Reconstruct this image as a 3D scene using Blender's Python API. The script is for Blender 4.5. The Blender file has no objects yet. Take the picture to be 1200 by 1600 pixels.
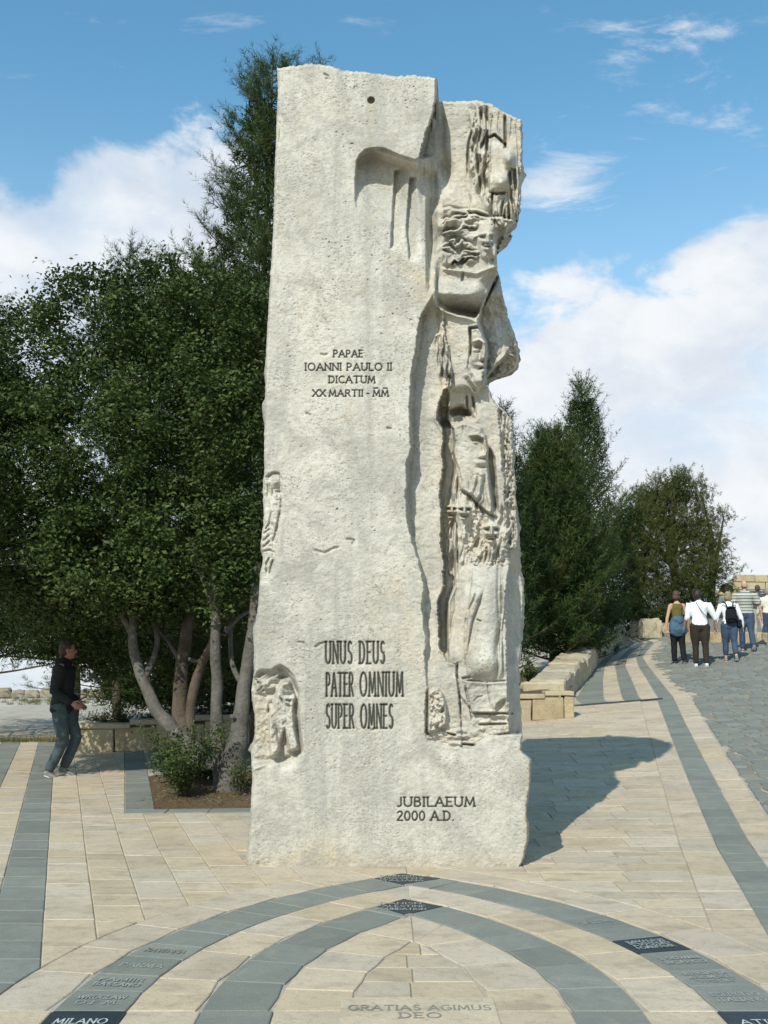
import bpy, bmesh, math, random
import numpy as np
from mathutils import Vector, Matrix, noise as mnoise

random.seed(7); np.random.seed(7)
scene = bpy.context.scene
C = scene.collection
R = math.radians

# ------------------------------------------------------------------ camera
F, HZ, EYE = 1650.0, 1035.0, 1.5
PITCH = math.atan((HZ - 800) / F)
cd = bpy.data.cameras.new("camera"); cam = bpy.data.objects.new("camera", cd); C.objects.link(cam)
cam.location = (0, 0, EYE); cam.rotation_euler = (math.pi / 2 + PITCH, 0, 0)
cd.sensor_fit = 'VERTICAL'; cd.sensor_height = 36; cd.lens = 36 * F / 1600
cd.clip_start = 0.1; cd.clip_end = 30000
scene.camera = cam

# ------------------------------------------------------------------ light
SUN_EL = 41.0
sun_h = Vector((0.41, 0.912)).normalized()          # horizontal travel of the light
sl = bpy.data.lights.new("sun", 'SUN'); sl.energy = 4.5; sl.angle = R(0.5); sl.color = (1.0, 0.955, 0.87)
so = bpy.data.objects.new("sun", sl); C.objects.link(so)
ce = math.cos(R(SUN_EL)); d = Vector((sun_h.x * ce, sun_h.y * ce, -math.sin(R(SUN_EL))))
so.rotation_euler = d.to_track_quat('-Z', 'Y').to_euler()

w = bpy.data.worlds.new("World"); scene.world = w; w.use_nodes = True
NT = w.node_tree; NT.nodes.clear()
def nd(t, typ, **kw):
    n = t.nodes.new(typ)
    for k, v in kw.items():
        setattr(n, k, v)
    return n
def mathn(t, op, a, b=None, c=None, clamp=False):
    n = t.nodes.new('ShaderNodeMath'); n.operation = op; n.use_clamp = clamp
    for i, x in enumerate((a, b, c)):
        if x is None: continue
        if isinstance(x, (int, float)): n.inputs[i].default_value = x
        else: t.links.new(x, n.inputs[i])
    return n.outputs[0]
def ssn(t, x, lo, hi, a=0.0, b=1.0):
    n = t.nodes.new('ShaderNodeMapRange'); n.interpolation_type = 'SMOOTHSTEP'
    t.links.new(x, n.inputs[0])
    for i, v in zip((1, 2, 3, 4), (lo, hi, a, b)): n.inputs[i].default_value = v
    return n.outputs[0]
def noisen(t, vec, scale, detail=4, rough=.5, dist=0):
    n = t.nodes.new('ShaderNodeTexNoise'); n.inputs['Scale'].default_value = scale
    n.inputs['Detail'].default_value = detail; n.inputs['Roughness'].default_value = rough
    n.inputs['Distortion'].default_value = dist
    if vec is not None: t.links.new(vec, n.inputs['Vector'])
    return n.outputs['Fac']
def mixc(t, f, a, b, mode='MIX'):
    n = t.nodes.new('ShaderNodeMix'); n.data_type = 'RGBA'; n.blend_type = mode
    if isinstance(f, (int, float)): n.inputs[0].default_value = f
    else: t.links.new(f, n.inputs[0])
    for i, x in ((6, a), (7, b)):
        if isinstance(x, tuple): n.inputs[i].default_value = (*x[:3], 1)
        else: t.links.new(x, n.inputs[i])
    return n.outputs[2]

sky = nd(NT, 'ShaderNodeTexSky', sky_type='NISHITA', sun_disc=False)
sky.sun_elevation = R(SUN_EL); sky.sun_rotation = math.atan2(-sun_h.x, -sun_h.y) % (2 * math.pi)
sky.altitude = 700; sky.air_density = 1.0; sky.dust_density = 1.0; sky.ozone_density = 1.6
tc = nd(NT, 'ShaderNodeTexCoord'); sep = nd(NT, 'ShaderNodeSeparateXYZ'); NT.links.new(tc.outputs['Generated'], sep.inputs[0])
sx, sy, sz = sep.outputs
az = mathn(NT, 'MULTIPLY', mathn(NT, 'ARCTAN2', sx, sy), 57.2958)
el = mathn(NT, 'MULTIPLY', mathn(NT, 'ARCSINE', sz), 57.2958)
def gaussn(c, s, amp):
    q = mathn(NT, 'DIVIDE', mathn(NT, 'SUBTRACT', az, c), s)
    return mathn(NT, 'MULTIPLY', mathn(NT, 'EXPONENT', mathn(NT, 'MULTIPLY', mathn(NT, 'MULTIPLY', q, q), -1.0)), amp)
def gauss2(c, s, ce_, se, amp):
    q = mathn(NT, 'DIVIDE', mathn(NT, 'SUBTRACT', az, c), s); p = mathn(NT, 'DIVIDE', mathn(NT, 'SUBTRACT', el, ce_), se)
    return mathn(NT, 'MULTIPLY', mathn(NT, 'EXPONENT', mathn(NT, 'MULTIPLY', mathn(NT, 'ADD', mathn(NT, 'MULTIPLY', q, q), mathn(NT, 'MULTIPLY', p, p)), -1.0)), amp)
vmap = nd(NT, 'ShaderNodeMapping'); NT.links.new(tc.outputs['Generated'], vmap.inputs[0]); vmap.inputs['Scale'].default_value = (1, 1, 1.7)
V = vmap.outputs[0]
top = mathn(NT, 'ADD', mathn(NT, 'ADD', gaussn(-13, 10, 9.6), gaussn(24, 9, 3.5)), 18.5)
n1 = noisen(NT, V, 7.0, 7, .58, .25)
n2 = noisen(NT, V, 2.2, 3, .5)
edge = mathn(NT, 'SUBTRACT', mathn(NT, 'ADD', top, mathn(NT, 'MULTIPLY', mathn(NT, 'SUBTRACT', n1, .5), 17.0)), el)
edge = mathn(NT, 'ADD', edge, mathn(NT, 'MULTIPLY', mathn(NT, 'SUBTRACT', n2, .5), 9.0))
dens = ssn(NT, edge, -0.5, 1.9)
gap = ssn(NT, noisen(NT, V, 4.5, 5, .55, .3), .36, .56, .62, 1.0)
dens = mathn(NT, 'MULTIPLY', dens, gap)
wm = nd(NT, 'ShaderNodeMapping'); NT.links.new(tc.outputs['Generated'], wm.inputs[0])
wm.inputs['Rotation'].default_value = (0, R(28), 0); wm.inputs['Scale'].default_value = (2.2, 2.2, 7.5)
wi = noisen(NT, wm.outputs[0], 3.1, 8, .66, .5)
wi = mathn(NT, 'ADD', wi, mathn(NT, 'ADD', gauss2(15.5, 5.5, 30.0, 3.6, .24), mathn(NT, 'ADD', gauss2(0, 3.0, 33.5, 1.8, .20), gauss2(9.6, 3.6, 24.8, 1.9, .30))))
wisp = ssn(NT, wi, .62, .84, 0, .85)
wisp = mathn(NT, 'MULTIPLY', wisp, ssn(NT, el, 15, 19))
dens = mathn(NT, 'MAXIMUM', dens, wisp)
cshade = ssn(NT, noisen(NT, V, 9.0, 6, .6, .2), .32, .66)
ccol = mixc(NT, cshade, (6.6, 7.1, 7.9), (8.3, 8.6, 8.9))
skyc = mixc(NT, 1.0, sky.outputs[0], (1.28, 2.02, 1.92), 'MULTIPLY')
hzf = ssn(NT, el, 0, 32, .72, 0.0)
skyc = mixc(NT, hzf, skyc, (6.0, 6.8, 7.9))
bg = nd(NT, 'ShaderNodeBackground'); bg.inputs[1].default_value = 0.11
NT.links.new(mixc(NT, dens, skyc, ccol), bg.inputs[0])
wo = nd(NT, 'ShaderNodeOutputWorld'); NT.links.new(bg.outputs[0], wo.inputs[0])
vs = scene.view_settings; vs.view_transform = 'Standard'; vs.look = 'None'; vs.exposure = 0; vs.gamma = 1; vs.use_curve_mapping = False

# ------------------------------------------------------------------ placement helpers
def ray(px, py):
    a = (px - 600) / F; b = (800 - py) / F
    return a, math.cos(PITCH) - b * math.sin(PITCH), math.sin(PITCH) + b * math.cos(PITCH)
def at(px, py, Y):
    d = ray(px, py); t = Y / d[1]
    return Vector((d[0] * t, Y, EYE + d[2] * t))
def gz(x, y):
    g = .045 + .008 * max(-4.5, min(x, 9.5))
    return max(0.0, min(y, 34.0) - 9) * g
def gzn(x, y):
    return np.maximum(0, np.minimum(y, 34.0) - 9) * (.045 + .008 * np.clip(x, -4.5, 9.5))
def gr(px, py):
    d = ray(px, py); t = 2.0
    while t < 300 and EYE + d[2] * t > gz(d[0] * t, d[1] * t): t *= 1.0015
    return Vector((d[0] * t, d[1] * t, gz(d[0] * t, d[1] * t)))

# ------------------------------------------------------------------ object helpers
def link(o, parent=None, kind=None):
    C.objects.link(o)
    if parent is not None: o.parent = parent
    if kind: o['kind'] = kind
    return o
def tag(o, label, cat, group=None):
    o['label'] = label; o['category'] = cat
    if group: o['group'] = group
    return o
def empty(name, loc=(0, 0, 0), rz=0, parent=None, kind=None):
    o = bpy.data.objects.new(name, None); o.location = loc; o.rotation_euler = (0, 0, rz); o.empty_display_size = .2
    return link(o, parent, kind)
def obj(name, me, mat=None, parent=None, kind=None, loc=None):
    o = bpy.data.objects.new(name, me)
    if mat is not None and not me.materials: me.materials.append(mat)
    if loc is not None: o.location = loc
    return link(o, parent, kind)
def mesh_np(name, v, f, smooth=False, attrs=None):
    """f: (n,k) int array, all faces with k corners"""
    me = bpy.data.meshes.new(name); v = np.asarray(v, np.float32); f = np.asarray(f, np.int32)
    me.vertices.add(len(v)); me.vertices.foreach_set('co', v.ravel())
    n, k = f.shape
    me.loops.add(n * k); me.loops.foreach_set('vertex_index', f.ravel())
    me.polygons.add(n); me.polygons.foreach_set('loop_start', np.arange(0, n * k, k, dtype=np.int32))
    me.polygons.foreach_set('loop_total', np.full(n, k, np.int32))
    me.polygons.foreach_set('use_smooth', np.full(n, smooth, bool))
    if attrs:
        for nm, a in attrs.items():
            at_ = me.attributes.new(nm, 'FLOAT', 'POINT'); at_.data.foreach_set('value', np.asarray(a, np.float32).ravel())
    me.update(calc_edges=True); return me
def mesh_py(name, v, f, smooth=False):
    me = bpy.data.meshes.new(name); me.from_pydata([tuple(p) for p in v], [], f)
    if smooth:
        for p in me.polygons: p.use_smooth = True
    return me
def bm_mesh(bm, name, smooth=False):
    bmesh.ops.recalc_face_normals(bm, faces=bm.faces)
    me = bpy.data.meshes.new(name); bm.to_mesh(me); bm.free()
    if smooth:
        for p in me.polygons: p.use_smooth = True
    return me

# ------------------------------------------------------------------ materials
MATS = {}
def new_mat(name, rough=.85, spec=.3):
    m = bpy.data.materials.new(name); m.use_nodes = True; t = m.node_tree
    b = t.nodes['Principled BSDF']; b.inputs['Roughness'].default_value = rough
    b.inputs['Specular IOR Level'].default_value = spec
    MATS[name] = m
    return m, t, b
def bump(t, b, h, strength=.4, dist=.01, prev=None):
    n = t.nodes.new('ShaderNodeBump'); n.inputs['Strength'].default_value = strength; n.inputs['Distance'].default_value = dist
    t.links.new(h, n.inputs['Height'])
    if prev is not None: t.links.new(prev, n.inputs['Normal'])
    t.links.new(n.outputs[0], b.inputs['Normal']); return n.outputs[0]
def stone_mat(name, c1, c2, c3, rnd=.25, scale=3.0, rough=.85, bs=.35, bd=.006, pit=.0, spec=.25):
    """c1..c2 cloudy variation, c3 stains; rnd = brightness spread from piece to piece"""
    m, t, b = new_mat(name, rough, spec)
    g = t.nodes.new('ShaderNodeNewGeometry'); P = g.outputs['Position']
    oi = t.nodes.new('ShaderNodeObjectInfo')
    off = t.nodes.new('ShaderNodeVectorMath'); off.operation = 'ADD'; t.links.new(P, off.inputs[0])
    sc = t.nodes.new('ShaderNodeVectorMath'); sc.operation = 'SCALE'; sc.inputs[0].default_value = (31, 17, 23); t.links.new(oi.outputs['Random'], sc.inputs['Scale'])
    t.links.new(sc.outputs[0], off.inputs[1]); Q = off.outputs[0]
    a = t.nodes.new('ShaderNodeAttribute'); a.attribute_name = 'rnd'
    rr = mathn(t, 'FRACT', mathn(t, 'ADD', oi.outputs['Random'], a.outputs['Fac']))
    f1 = ssn(t, noisen(t, Q, scale, 6, .6, .3), .3, .7)
    col = mixc(t, f1, c1, c2)
    f2 = ssn(t, noisen(t, Q, scale * .55, 7, .7, .8), .48, .74, 0, .65)
    col = mixc(t, f2, col, c3)
    hs = t.nodes.new('ShaderNodeHueSaturation'); t.links.new(col, hs.inputs['Color'])
    t.links.new(mathn(t, 'ADD', mathn(t, 'MULTIPLY', rr, rnd), 1 - rnd / 2), hs.inputs['Value'])
    t.links.new(mathn(t, 'ADD', mathn(t, 'MULTIPLY', mathn(t, 'FRACT', mathn(t, 'MULTIPLY', rr, 7.31)), .3), .85), hs.inputs['Saturation'])
    col = hs.outputs[0]
    mp = t.nodes.new('ShaderNodeMapping'); mp.inputs['Scale'].default_value = (1, 2.0, 1.4); t.links.new(Q, mp.inputs[0])
    col = mixc(t, ssn(t, noisen(t, mp.outputs[0], 2.6, 6, .62, .5), .50, .70, 0, .5), col, tuple(x * .72 for x in c3))
    fine = noisen(t, Q, 90, 3, .6)
    col = mixc(t, ssn(t, noisen(t, Q, 16, 6, .75, .4), .48, .7, 0, .38), col, tuple(x * .62 for x in c3))
    col = mixc(t, ssn(t, noisen(t, P, .9, 5, .7, .5), .5, .72, 0, .30), col, tuple(x * .75 for x in c3))
    col = mixc(t, ssn(t, fine, .3, .7, 0, .22), col, tuple(x * .55 for x in c1))
    h = mathn(t, 'ADD', mathn(t, 'MULTIPLY', noisen(t, Q, 22, 5, .65), 1.0), mathn(t, 'MULTIPLY', fine, .5))
    if pit:
        vo = t.nodes.new('ShaderNodeTexVoronoi'); vo.inputs['Scale'].default_value = 38; t.links.new(Q, vo.inputs['Vector'])
        pm = ssn(t, vo.outputs['Distance'], .05, .28); h = mathn(t, 'ADD', h, mathn(t, 'MULTIPLY', pm, pit))
    t.links.new(col, b.inputs['Base Color']); bump(t, b, h, bs, bd)
    return m
M_beige = stone_mat('beige_paving', (.52, .43, .31), (.465, .385, .275), (.33, .268, .185), .16, 2.9, .88, .55, .008)
M_grey = stone_mat('grey_paving', (.175, .188, .162), (.212, .22, .188), (.29, .28, .22), .26, 5.0, .75, .5, .006)
M_black = stone_mat('black_paving', (.018, .028, .035), (.03, .042, .05), (.05, .06, .065), .1, 4.0, .5, .2)
M_bed = stone_mat('mortar', (.46, .40, .31), (.40, .35, .27), (.26, .22, .16), .0, 3.0, .95)
M_yellow = stone_mat('yellow_limestone', (.50, .42, .27), (.44, .36, .23), (.36, .26, .13), .28, 3.5, .9, .7, .02)
M_cap = stone_mat('pale_capstone', (.50, .435, .30), (.43, .37, .26), (.30, .24, .15), .2, 3.0, .9, .4, .01)
M_gravel = stone_mat('pale_gravel', (.52, .47, .38), (.46, .41, .33), (.36, .32, .24), .0, .8, .95, .6, .01)
M_rubble = stone_mat('brown_rubble', (.30, .26, .19), (.24, .20, .15), (.36, .31, .22), .3, 3.0, .95, .8, .02)
M_soil = stone_mat('red_soil', (.13, .085, .05), (.095, .062, .038), (.19, .145, .09), .0, 6.0, .95, .8, .03)
M_cobble = stone_mat('grey_cobble', (.18, .188, .162), (.22, .225, .19), (.28, .275, .225), .28, 4.0, .8, .5, .012)

def leaf_mat(name, cA, cB, cT, trans=.35, rough=.55):
    m, t, b = new_mat(name, rough, .12)
    a = t.nodes.new('ShaderNodeAttribute'); a.attribute_name = 'rnd'
    n = noisen(t, None, 1.3, 2); g = t.nodes.new('ShaderNodeNewGeometry')
    nn = t.nodes.new('ShaderNodeTexNoise'); nn.inputs['Scale'].default_value = 1.6; t.links.new(g.outputs['Position'], nn.inputs['Vector'])
    col = mixc(t, a.outputs['Fac'], cA, cB)
    col = mixc(t, ssn(t, nn.outputs['Fac'], .45, .7, 0, .6), col, cT)
    t.links.new(col, b.inputs['Base Color'])
    tr = t.nodes.new('ShaderNodeBsdfTranslucent'); t.links.new(col, tr.inputs[0])
    mx = t.nodes.new('ShaderNodeMixShader'); mx.inputs[0].default_value = trans
    out = t.nodes['Material Output']
    t.links.new(b.outputs[0], mx.inputs[1]); t.links.new(tr.outputs[0], mx.inputs[2]); t.links.new(mx.outputs[0], out.inputs[0])
    return m
M_leaf = leaf_mat('broad_leaf', (.022, .045, .012), (.098, .135, .040), (.055, .074, .020), .14, .5)
M_pine = leaf_mat('pine_needle', (.034, .064, .018), (.075, .105, .028), (.09, .10, .026), .2)
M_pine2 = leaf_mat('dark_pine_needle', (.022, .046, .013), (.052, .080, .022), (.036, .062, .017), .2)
M_olive = leaf_mat('olive_pine_needle', (.058, .074, .018), (.105, .115, .030), (.05, .07, .018), .2)
M_grass = leaf_mat('dry_grass', (.20, .17, .08), (.12, .15, .05), (.26, .21, .11), .3, .8)
M_bark = stone_mat('grey_bark', (.125, .115, .093), (.19, .175, .145), (.07, .062, .048), .1, 7.0, .9, 1.0, .03)
M_darkbark = stone_mat('brown_bark', (.09, .07, .05), (.14, .11, .085), (.06, .05, .035), .1, 6.0, .9, .9, .02)

def plain(name, col, rough=.8, spec=.3, bs=.0, var=.15, sc=30):
    m, t, b = new_mat(name, rough, spec)
    tcn = t.nodes.new('ShaderNodeTexCoord')
    n = noisen(t, tcn.outputs['Object'], sc, 4, .6)
    t.links.new(mixc(t, ssn(t, n, .3, .7), tuple(c * (1 - var) for c in col), tuple(min(1, c * (1 + var)) for c in col)), b.inputs['Base Color'])
    n2_ = noisen(t, tcn.outputs['Object'], 7, 3, .6)
    bump(t, b, n2_, .5, .02 + bs)
    return m

# ------------------------------------------------------------------ ground and far land
def ground_h(x, y):
    z = gzn(x, y) - .03
    r = np.hypot(x, y)
    far = np.clip((y - 44) / 60, 0, 1); far = far * far * (3 - 2 * far)
    side = np.clip((np.abs(x) - 40) / 80, 0, 1)
    rear = np.clip((-y - 30) / 60, 0, 1)
    k = np.maximum(np.maximum(far, side * side), rear)
    z = z - k * 26 - np.clip((r - 100) / 2000, 0, 1) * 330
    return z
xs = np.unique(np.concatenate([np.linspace(-14, 16, 61), np.sinh(np.linspace(-8, 8, 81)) * 12000 / math.sinh(8)]))
ys = np.unique(np.concatenate([np.linspace(2, 46, 89), np.sinh(np.linspace(-8, 8, 81)) * 14000 / math.sinh(8)]))
gx, gy = np.meshgrid(xs, ys); zz = ground_h(gx, gy)
v = np.stack([gx, gy, zz], -1).reshape(-1, 3); nx, ny = len(xs), len(ys)
idx = np.arange(nx * ny).reshape(ny, nx)
f = np.stack([idx[:-1, :-1], idx[:-1, 1:], idx[1:, 1:], idx[1:, :-1]], -1).reshape(-1, 4)
obj('ground', mesh_np('ground', v, f, True), M_gravel, None, 'structure')

def sheet(name, poly_fn, x0, x1, y0, y1, dz, mat, step=.5):
    """grid sheet following the ground, kept where poly_fn(x,y) holds"""
    xa = np.arange(x0, x1 + step / 2, step); ya = np.arange(y0, y1 + step / 2, step)
    vv = [(x, y, gz(x, y) + dz) for y in ya for x in xa]; n_ = len(xa); ff = []
    for j in range(len(ya) - 1):
        for i in range(n_ - 1):
            if poly_fn(xa[i] + step / 2, ya[j] + step / 2): ff.append((j * n_ + i, j * n_ + i + 1, (j + 1) * n_ + i + 1, (j + 1) * n_ + i))
    return obj(name, mesh_py(name, vv, ff, True), mat, None, 'structure')
sheet('mortar_bed', lambda x, y: True, -11, 15, 2.5, 33, -.008, M_bed)

# ------------------------------------------------------------------ paving
X0, AY, AC = .165, 4.85, 2.05                    # arch axis, springing line, centre offset
RAD = (3.655, 3.33, 3.01, 2.695)
def clip_half(poly, p, n):
    """keep the side where (q-p).n >= 0"""
    out = []
    for i in range(len(poly)):
        a, b = poly[i], poly[(i + 1) % len(poly)]
        da = (a[0] - p[0]) * n[0] + (a[1] - p[1]) * n[1]; db = (b[0] - p[0]) * n[0] + (b[1] - p[1]) * n[1]
        if da >= 0: out.append(a)
        if (da >= 0) != (db >= 0):
            t_ = da / (da - db); out.append((a[0] + (b[0] - a[0]) * t_, a[1] + (b[1] - a[1]) * t_))
    return out
def area(p): return abs(sum(p[i][0] * p[(i + 1) % len(p)][1] - p[(i + 1) % len(p)][0] * p[i][1] for i in range(len(p)))) / 2
def arch_clip(poly, Rr):
    """keep what lies outside the pointed arch of radius Rr"""
    cx = sum(q[0] for q in poly) / len(poly); cy = sum(q[1] for q in poly) / len(poly)
    s = -1 if cx < X0 else 1
    ccx = X0 - s * AC
    if cy < AY:
        xe = X0 + s * (Rr - AC); return clip_half(poly, (xe, 0), (s, 0))
    v_ = Vector((cx - ccx, cy - AY)); L = v_.length; n_ = v_ / L
    if L < Rr - .6: return []
    p = (ccx + n_.x * Rr, AY + n_.y * Rr)
    return clip_half(poly, p, (n_.x, n_.y))
def inset(poly, g):
    n_ = len(poly); s = sum(poly[i][0] * poly[(i + 1) % n_][1] - poly[(i + 1) % n_][0] * poly[i][1] for i in range(n_))
    if s < 0: poly = poly[::-1]
    out = poly
    for i in range(n_):
        a, b = poly[i], poly[(i + 1) % n_]; dx, dy = b[0] - a[0], b[1] - a[1]; L = math.hypot(dx, dy)
        if L < 1e-5: continue
        nx_, ny_ = -dy / L, dx / L
        out = clip_half(out, (a[0] + nx_ * g, a[1] + ny_ * g), (nx_, ny_))
        if len(out) < 3: return []
    return out
def tile_geo(poly, g=.004, proud=.0, bev=.005):
    p = inset(poly, g * random.uniform(.7, 1.5))
    q = inset(p, bev) if len(p) >= 3 else []
    if len(q) < 3 or len(q) != len(p) or area(p) < .0012: return None
    # round the plan corners a touch by jitter
    k = len(p); j = proud + random.uniform(-.0015, .0025); tx, ty = random.uniform(-.006, .006), random.uniform(-.006, .006)
    cx = sum(a[0] for a in p) / k; cy = sum(a[1] for a in p) / k
    vv = [(a[0], a[1], gz(*a) - .012) for a in p] + [(a[0], a[1], gz(*a) + j - .004 + (a[0] - cx) * tx + (a[1] - cy) * ty) for a in p] + \
         [(a[0], a[1], gz(*a) + j + (a[0] - cx) * tx + (a[1] - cy) * ty) for a in q]
    ff = []
    for r_ in (0, k):
        for i in range(k): ff.append((r_ + i, r_ + (i + 1) % k, r_ + k + (i + 1) % k, r_ + k + i))
    ff.append(tuple(range(2 * k, 3 * k)))
    return vv, ff
def lay(parent, polys, mat, name='paving_stone', g=.004, limit=290, **kw):
    """nearest stones as parts, the rest joined into one"""
    polys = [p for p in polys if len(p) >= 3 and area(p) > .002]
    polys.sort(key=lambda p: sum(q[1] for q in p) / len(p))
    allv, allf, rn = [], [], []; made = []
    for i, p in enumerate(polys):
        t_ = tile_geo(p, g, **kw)
        if t_ is None: continue
        if i < limit:
            made.append((p, obj(name, mesh_py(name, *t_), mat, parent)))
        else:
            b_ = len(allv); allv += t_[0]; allf += [tuple(x + b_ for x in ff) for ff in t_[1]]; rn += [random.random()] * len(t_[0])
    if allv:
        me = mesh_py(name, allv, allf); a_ = me.attributes.new('rnd', 'FLOAT', 'POINT'); a_.data.foreach_set('value', rn)
        obj('far_' + name, me, mat, parent, 'stuff')
    return made
def in_view(p, m=.35):
    cx = sum(q[0] for q in p) / len(p); cy = sum(q[1] for q in p) / len(p)
    return cy > 3.9 and abs(cx) < .38 * cy + m

# arch bands -------------------------------------------------------
def arch_pt(s, Rr, th):           # th: angle from horizontal at that centre, s side
    return (X0 - s * AC + s * Rr * math.cos(th), AY + Rr * math.sin(th))
def apex_th(Rr): return math.acos(AC / Rr)
def ring(Ro, Ri, step, apex_gap=0.0, ths=None):
    """radial stones, both sides, from the springing line (and a straight run below) to the apex"""
    out = {-1: [], 1: []}
    for s in (-1, 1):
        y = AY
        while y > 3.7:
            h = step * random.uniform(.85, 1.15)
            a, b = X0 + s * (Ri - AC), X0 + s * (Ro - AC)
            out[s].append([(a, y), (b, y), (b, y - h), (a, y - h)]); y -= h
        to, ti = apex_th(Ro), apex_th(Ri); th = 0.0; Rm = (Ro + Ri) / 2
        end = to - apex_gap / Rm
        while th < end - .01:
            d_ = step * random.uniform(.8, 1.25) / Rm; t2 = min(th + d_, end)
            if end - t2 < .04: t2 = end
            m_ = 5
            po = [arch_pt(s, Ro, th + (t2 - th) * i / m_) for i in range(m_ + 1)]
            pi_ = [arch_pt(s, Ri, min(th + (t2 - th) * i / m_, ti if not apex_gap else 9)) for i in range(m_ + 1)]
            p = po + pi_[::-1]
            if not apex_gap: p = [(max(q[0] * s, X0 * s) * s, q[1]) for q in p]
            out[s].append(p); th = t2
    return out
plaza = empty('plaza', (0, 0, 0), 0, None, 'structure')
outer = empty('outer_arch_band', (0, 0, 0), 0, None, 'structure')
inner = empty('inner_arch_band', (0, 0, 0), 0, None, 'structure')
DIA = .30
def diamond(Ro, Ri, par):
    to = apex_th(Ro); top_ = (X0 - .04, AY + math.sqrt(Ro * Ro - AC * AC)); bot = (X0 - .04, AY + math.sqrt(Ri * Ri - AC * AC) + .02)
    l_ = arch_pt(-1, Ro, to - DIA / Ro); r_ = arch_pt(1, Ro, to - DIA / Ro)
    li = arch_pt(-1, Ri, to - DIA / Ro); 
    g_ = tile_geo([top_, r_, bot, l_][::-1], .003, .001)
    return obj('paving_stone', mesh_py('paving_stone', *g_), M_black, par)
def band(Ro, Ri, par, step):
    rr_ = ring(Ro, Ri, step, DIA * .93); out = {}
    for s in (-1, 1):
        polys = rr_[s]
        # last stone is mitred against the diamond
        l_ = arch_pt(s, Ro, apex_th(Ro) - DIA / Ro); bot = (X0 - .04, AY + math.sqrt(Ri * Ri - AC * AC) + .02)
        nrm = (-(bot[1] - l_[1]), bot[0] - l_[0]);
        if nrm[0] * s < 0: nrm = (-nrm[0], -nrm[1])
        fx = []
        for p in polys:
            cy = sum(q[1] for q in p) / len(p)
            if cy > AY + 1.2: p = clip_half(p, l_, nrm)
            fx.append(p)
        # gusset that carries the band up to the diamond's lower tip
        ti = apex_th(Ri); last = fx[-1]
        e_o = l_; e_i = arch_pt(s, Ri, apex_th(Ro) - DIA * .93 / ((Ro + Ri) / 2))
        fx.append(clip_half([e_o, e_i, arch_pt(s, Ri, (ti + apex_th(Ro) - DIA / Ri) / 2 + .004), bot], (0, 0), (0, 1)))
        out[s] = lay(par, fx, M_grey, g=.002)
    return out
ob = band(RAD[0], RAD[1], outer, .30)
ib = band(RAD[2], RAD[3], inner, .36)
dia_o = diamond(RAD[0], RAD[1], outer); dia_i = diamond(RAD[2], RAD[3], inner)
beige = []
for a_, b_, st in ((RAD[1], RAD[2], .40), (RAD[3], RAD[3] - .34, .36), (RAD[0] + .32, RAD[0], .5)):
    r_ = ring(a_, b_, st); beige += r_[-1] + r_[1]
beige = [p for p in beige if in_view(p)]
# stones inside the innermost ring
Rin = RAD[3] - .34
def in_arch(poly, Rr):
    for s in (-1, 1):
        ccx = X0 - s * AC
        for _ in range(2):
            c_ = [q for q in poly if s * (q[0] - X0) >= 0] or poly
            cx = sum(q[0] for q in c_) / len(c_); cy = max(AY, sum(q[1] for q in c_) / len(c_))
            v_ = Vector((cx - ccx, cy - AY)); n_ = v_.normalized()
            poly = clip_half(poly, (ccx + n_.x * Rr, AY + n_.y * Rr), (-n_.x, -n_.y))
            if len(poly) < 3: return []
    return poly
y = 5.03
while y < 6.6:
    h = .24; x = X0 - .6
    brk = X0 + random.uniform(-.05, .05)
    for a_, b_ in ((X0 - .7, brk), (brk, X0 + .7)):
        beige.append(in_arch([(a_, y), (b_, y), (b_, y + h), (a_, y + h)], Rin))
    y += h
slab_poly = in_arch([(X0 - .36, 4.2), (X0 + .33, 4.2), (X0 + .33, 5.03), (X0 - .36, 5.03)], Rin)
beige.append([(X0 - .36 + .0, 3.9), (X0 - .36, 4.2), (X0 - .36, 5.03), (X0 + .33, 5.03), (X0 + .33, 3.9)][::-1])
grat_stone_idx = beige[-1]
# straight bands and the field of the plaza
LS, RS = -.303, .211
def lx(y, o=0): return -.035 + LS * y - o       # inner edge of the left grey band
def rx_(y, o=0): return .84 + RS * y + o        # inner edge of the right grey band
def outside_outer(polys):
    return [q for q in (arch_clip(p, RAD[0] + .32) for p in polys) if len(q) >= 3 and area(q) > .004]
def strip(edge, o0, o1, y0, y1, step, s, jit=.15):
    out = []; y = y0
    while y < y1:
        h = step * random.uniform(1 - jit, 1 + jit); y2 = min(y + h, y1)
        p = [(edge(y, o0), y), (edge(y, o1), y), (edge(y2, o1), y2), (edge(y2, o0), y2)]
        out.append(p); y = y2
    return [p for p in out if in_view(p, .6)]
left_band = empty('left_grey_band', (0, 0, 0), 0, None, 'structure')
lay(left_band, outside_outer(strip(lx, 0, .30, 3.8, 19.2, .36, -1)), M_grey, g=.003)
lay(left_band, strip(lx, .62, .95, 5.5, 19.2, .36, -1), M_grey, g=.003)
right_band = empty('right_grey_band', (0, 0, 0), 0, None, 'structure')
lay(right_band, outside_outer(strip(rx_, 0, .29, 3.8, 19.1, .36, 1)), M_grey, g=.003)
beige += strip(lx, .30, .62, 5, 19.2, .42, -1)
beige += outside_outer(strip(rx_, .29, .58, 4.5, 19.0, .55, 1))
for k in range(4): beige += strip(lx, .95 + .34 * k, 1.29 + .34 * k, 9, 19.2, .5, -1)
PIT = (-2.66, 10.72, .15, 15.0)                    # tree pit kerb outline x0,y0,x1,y1
def pit_clip(p):
    cx = sum(q[0] for q in p) / len(p); cy = sum(q[1] for q in p) / len(p)
    if cy > 10.6 and cx < .4:
        e_ = -2.56 - (cy - 10.74) * .244
        if cx > e_ + .15: return []
        return clip_half(p, (e_, cy), (-1, -.244))
    return p
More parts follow.
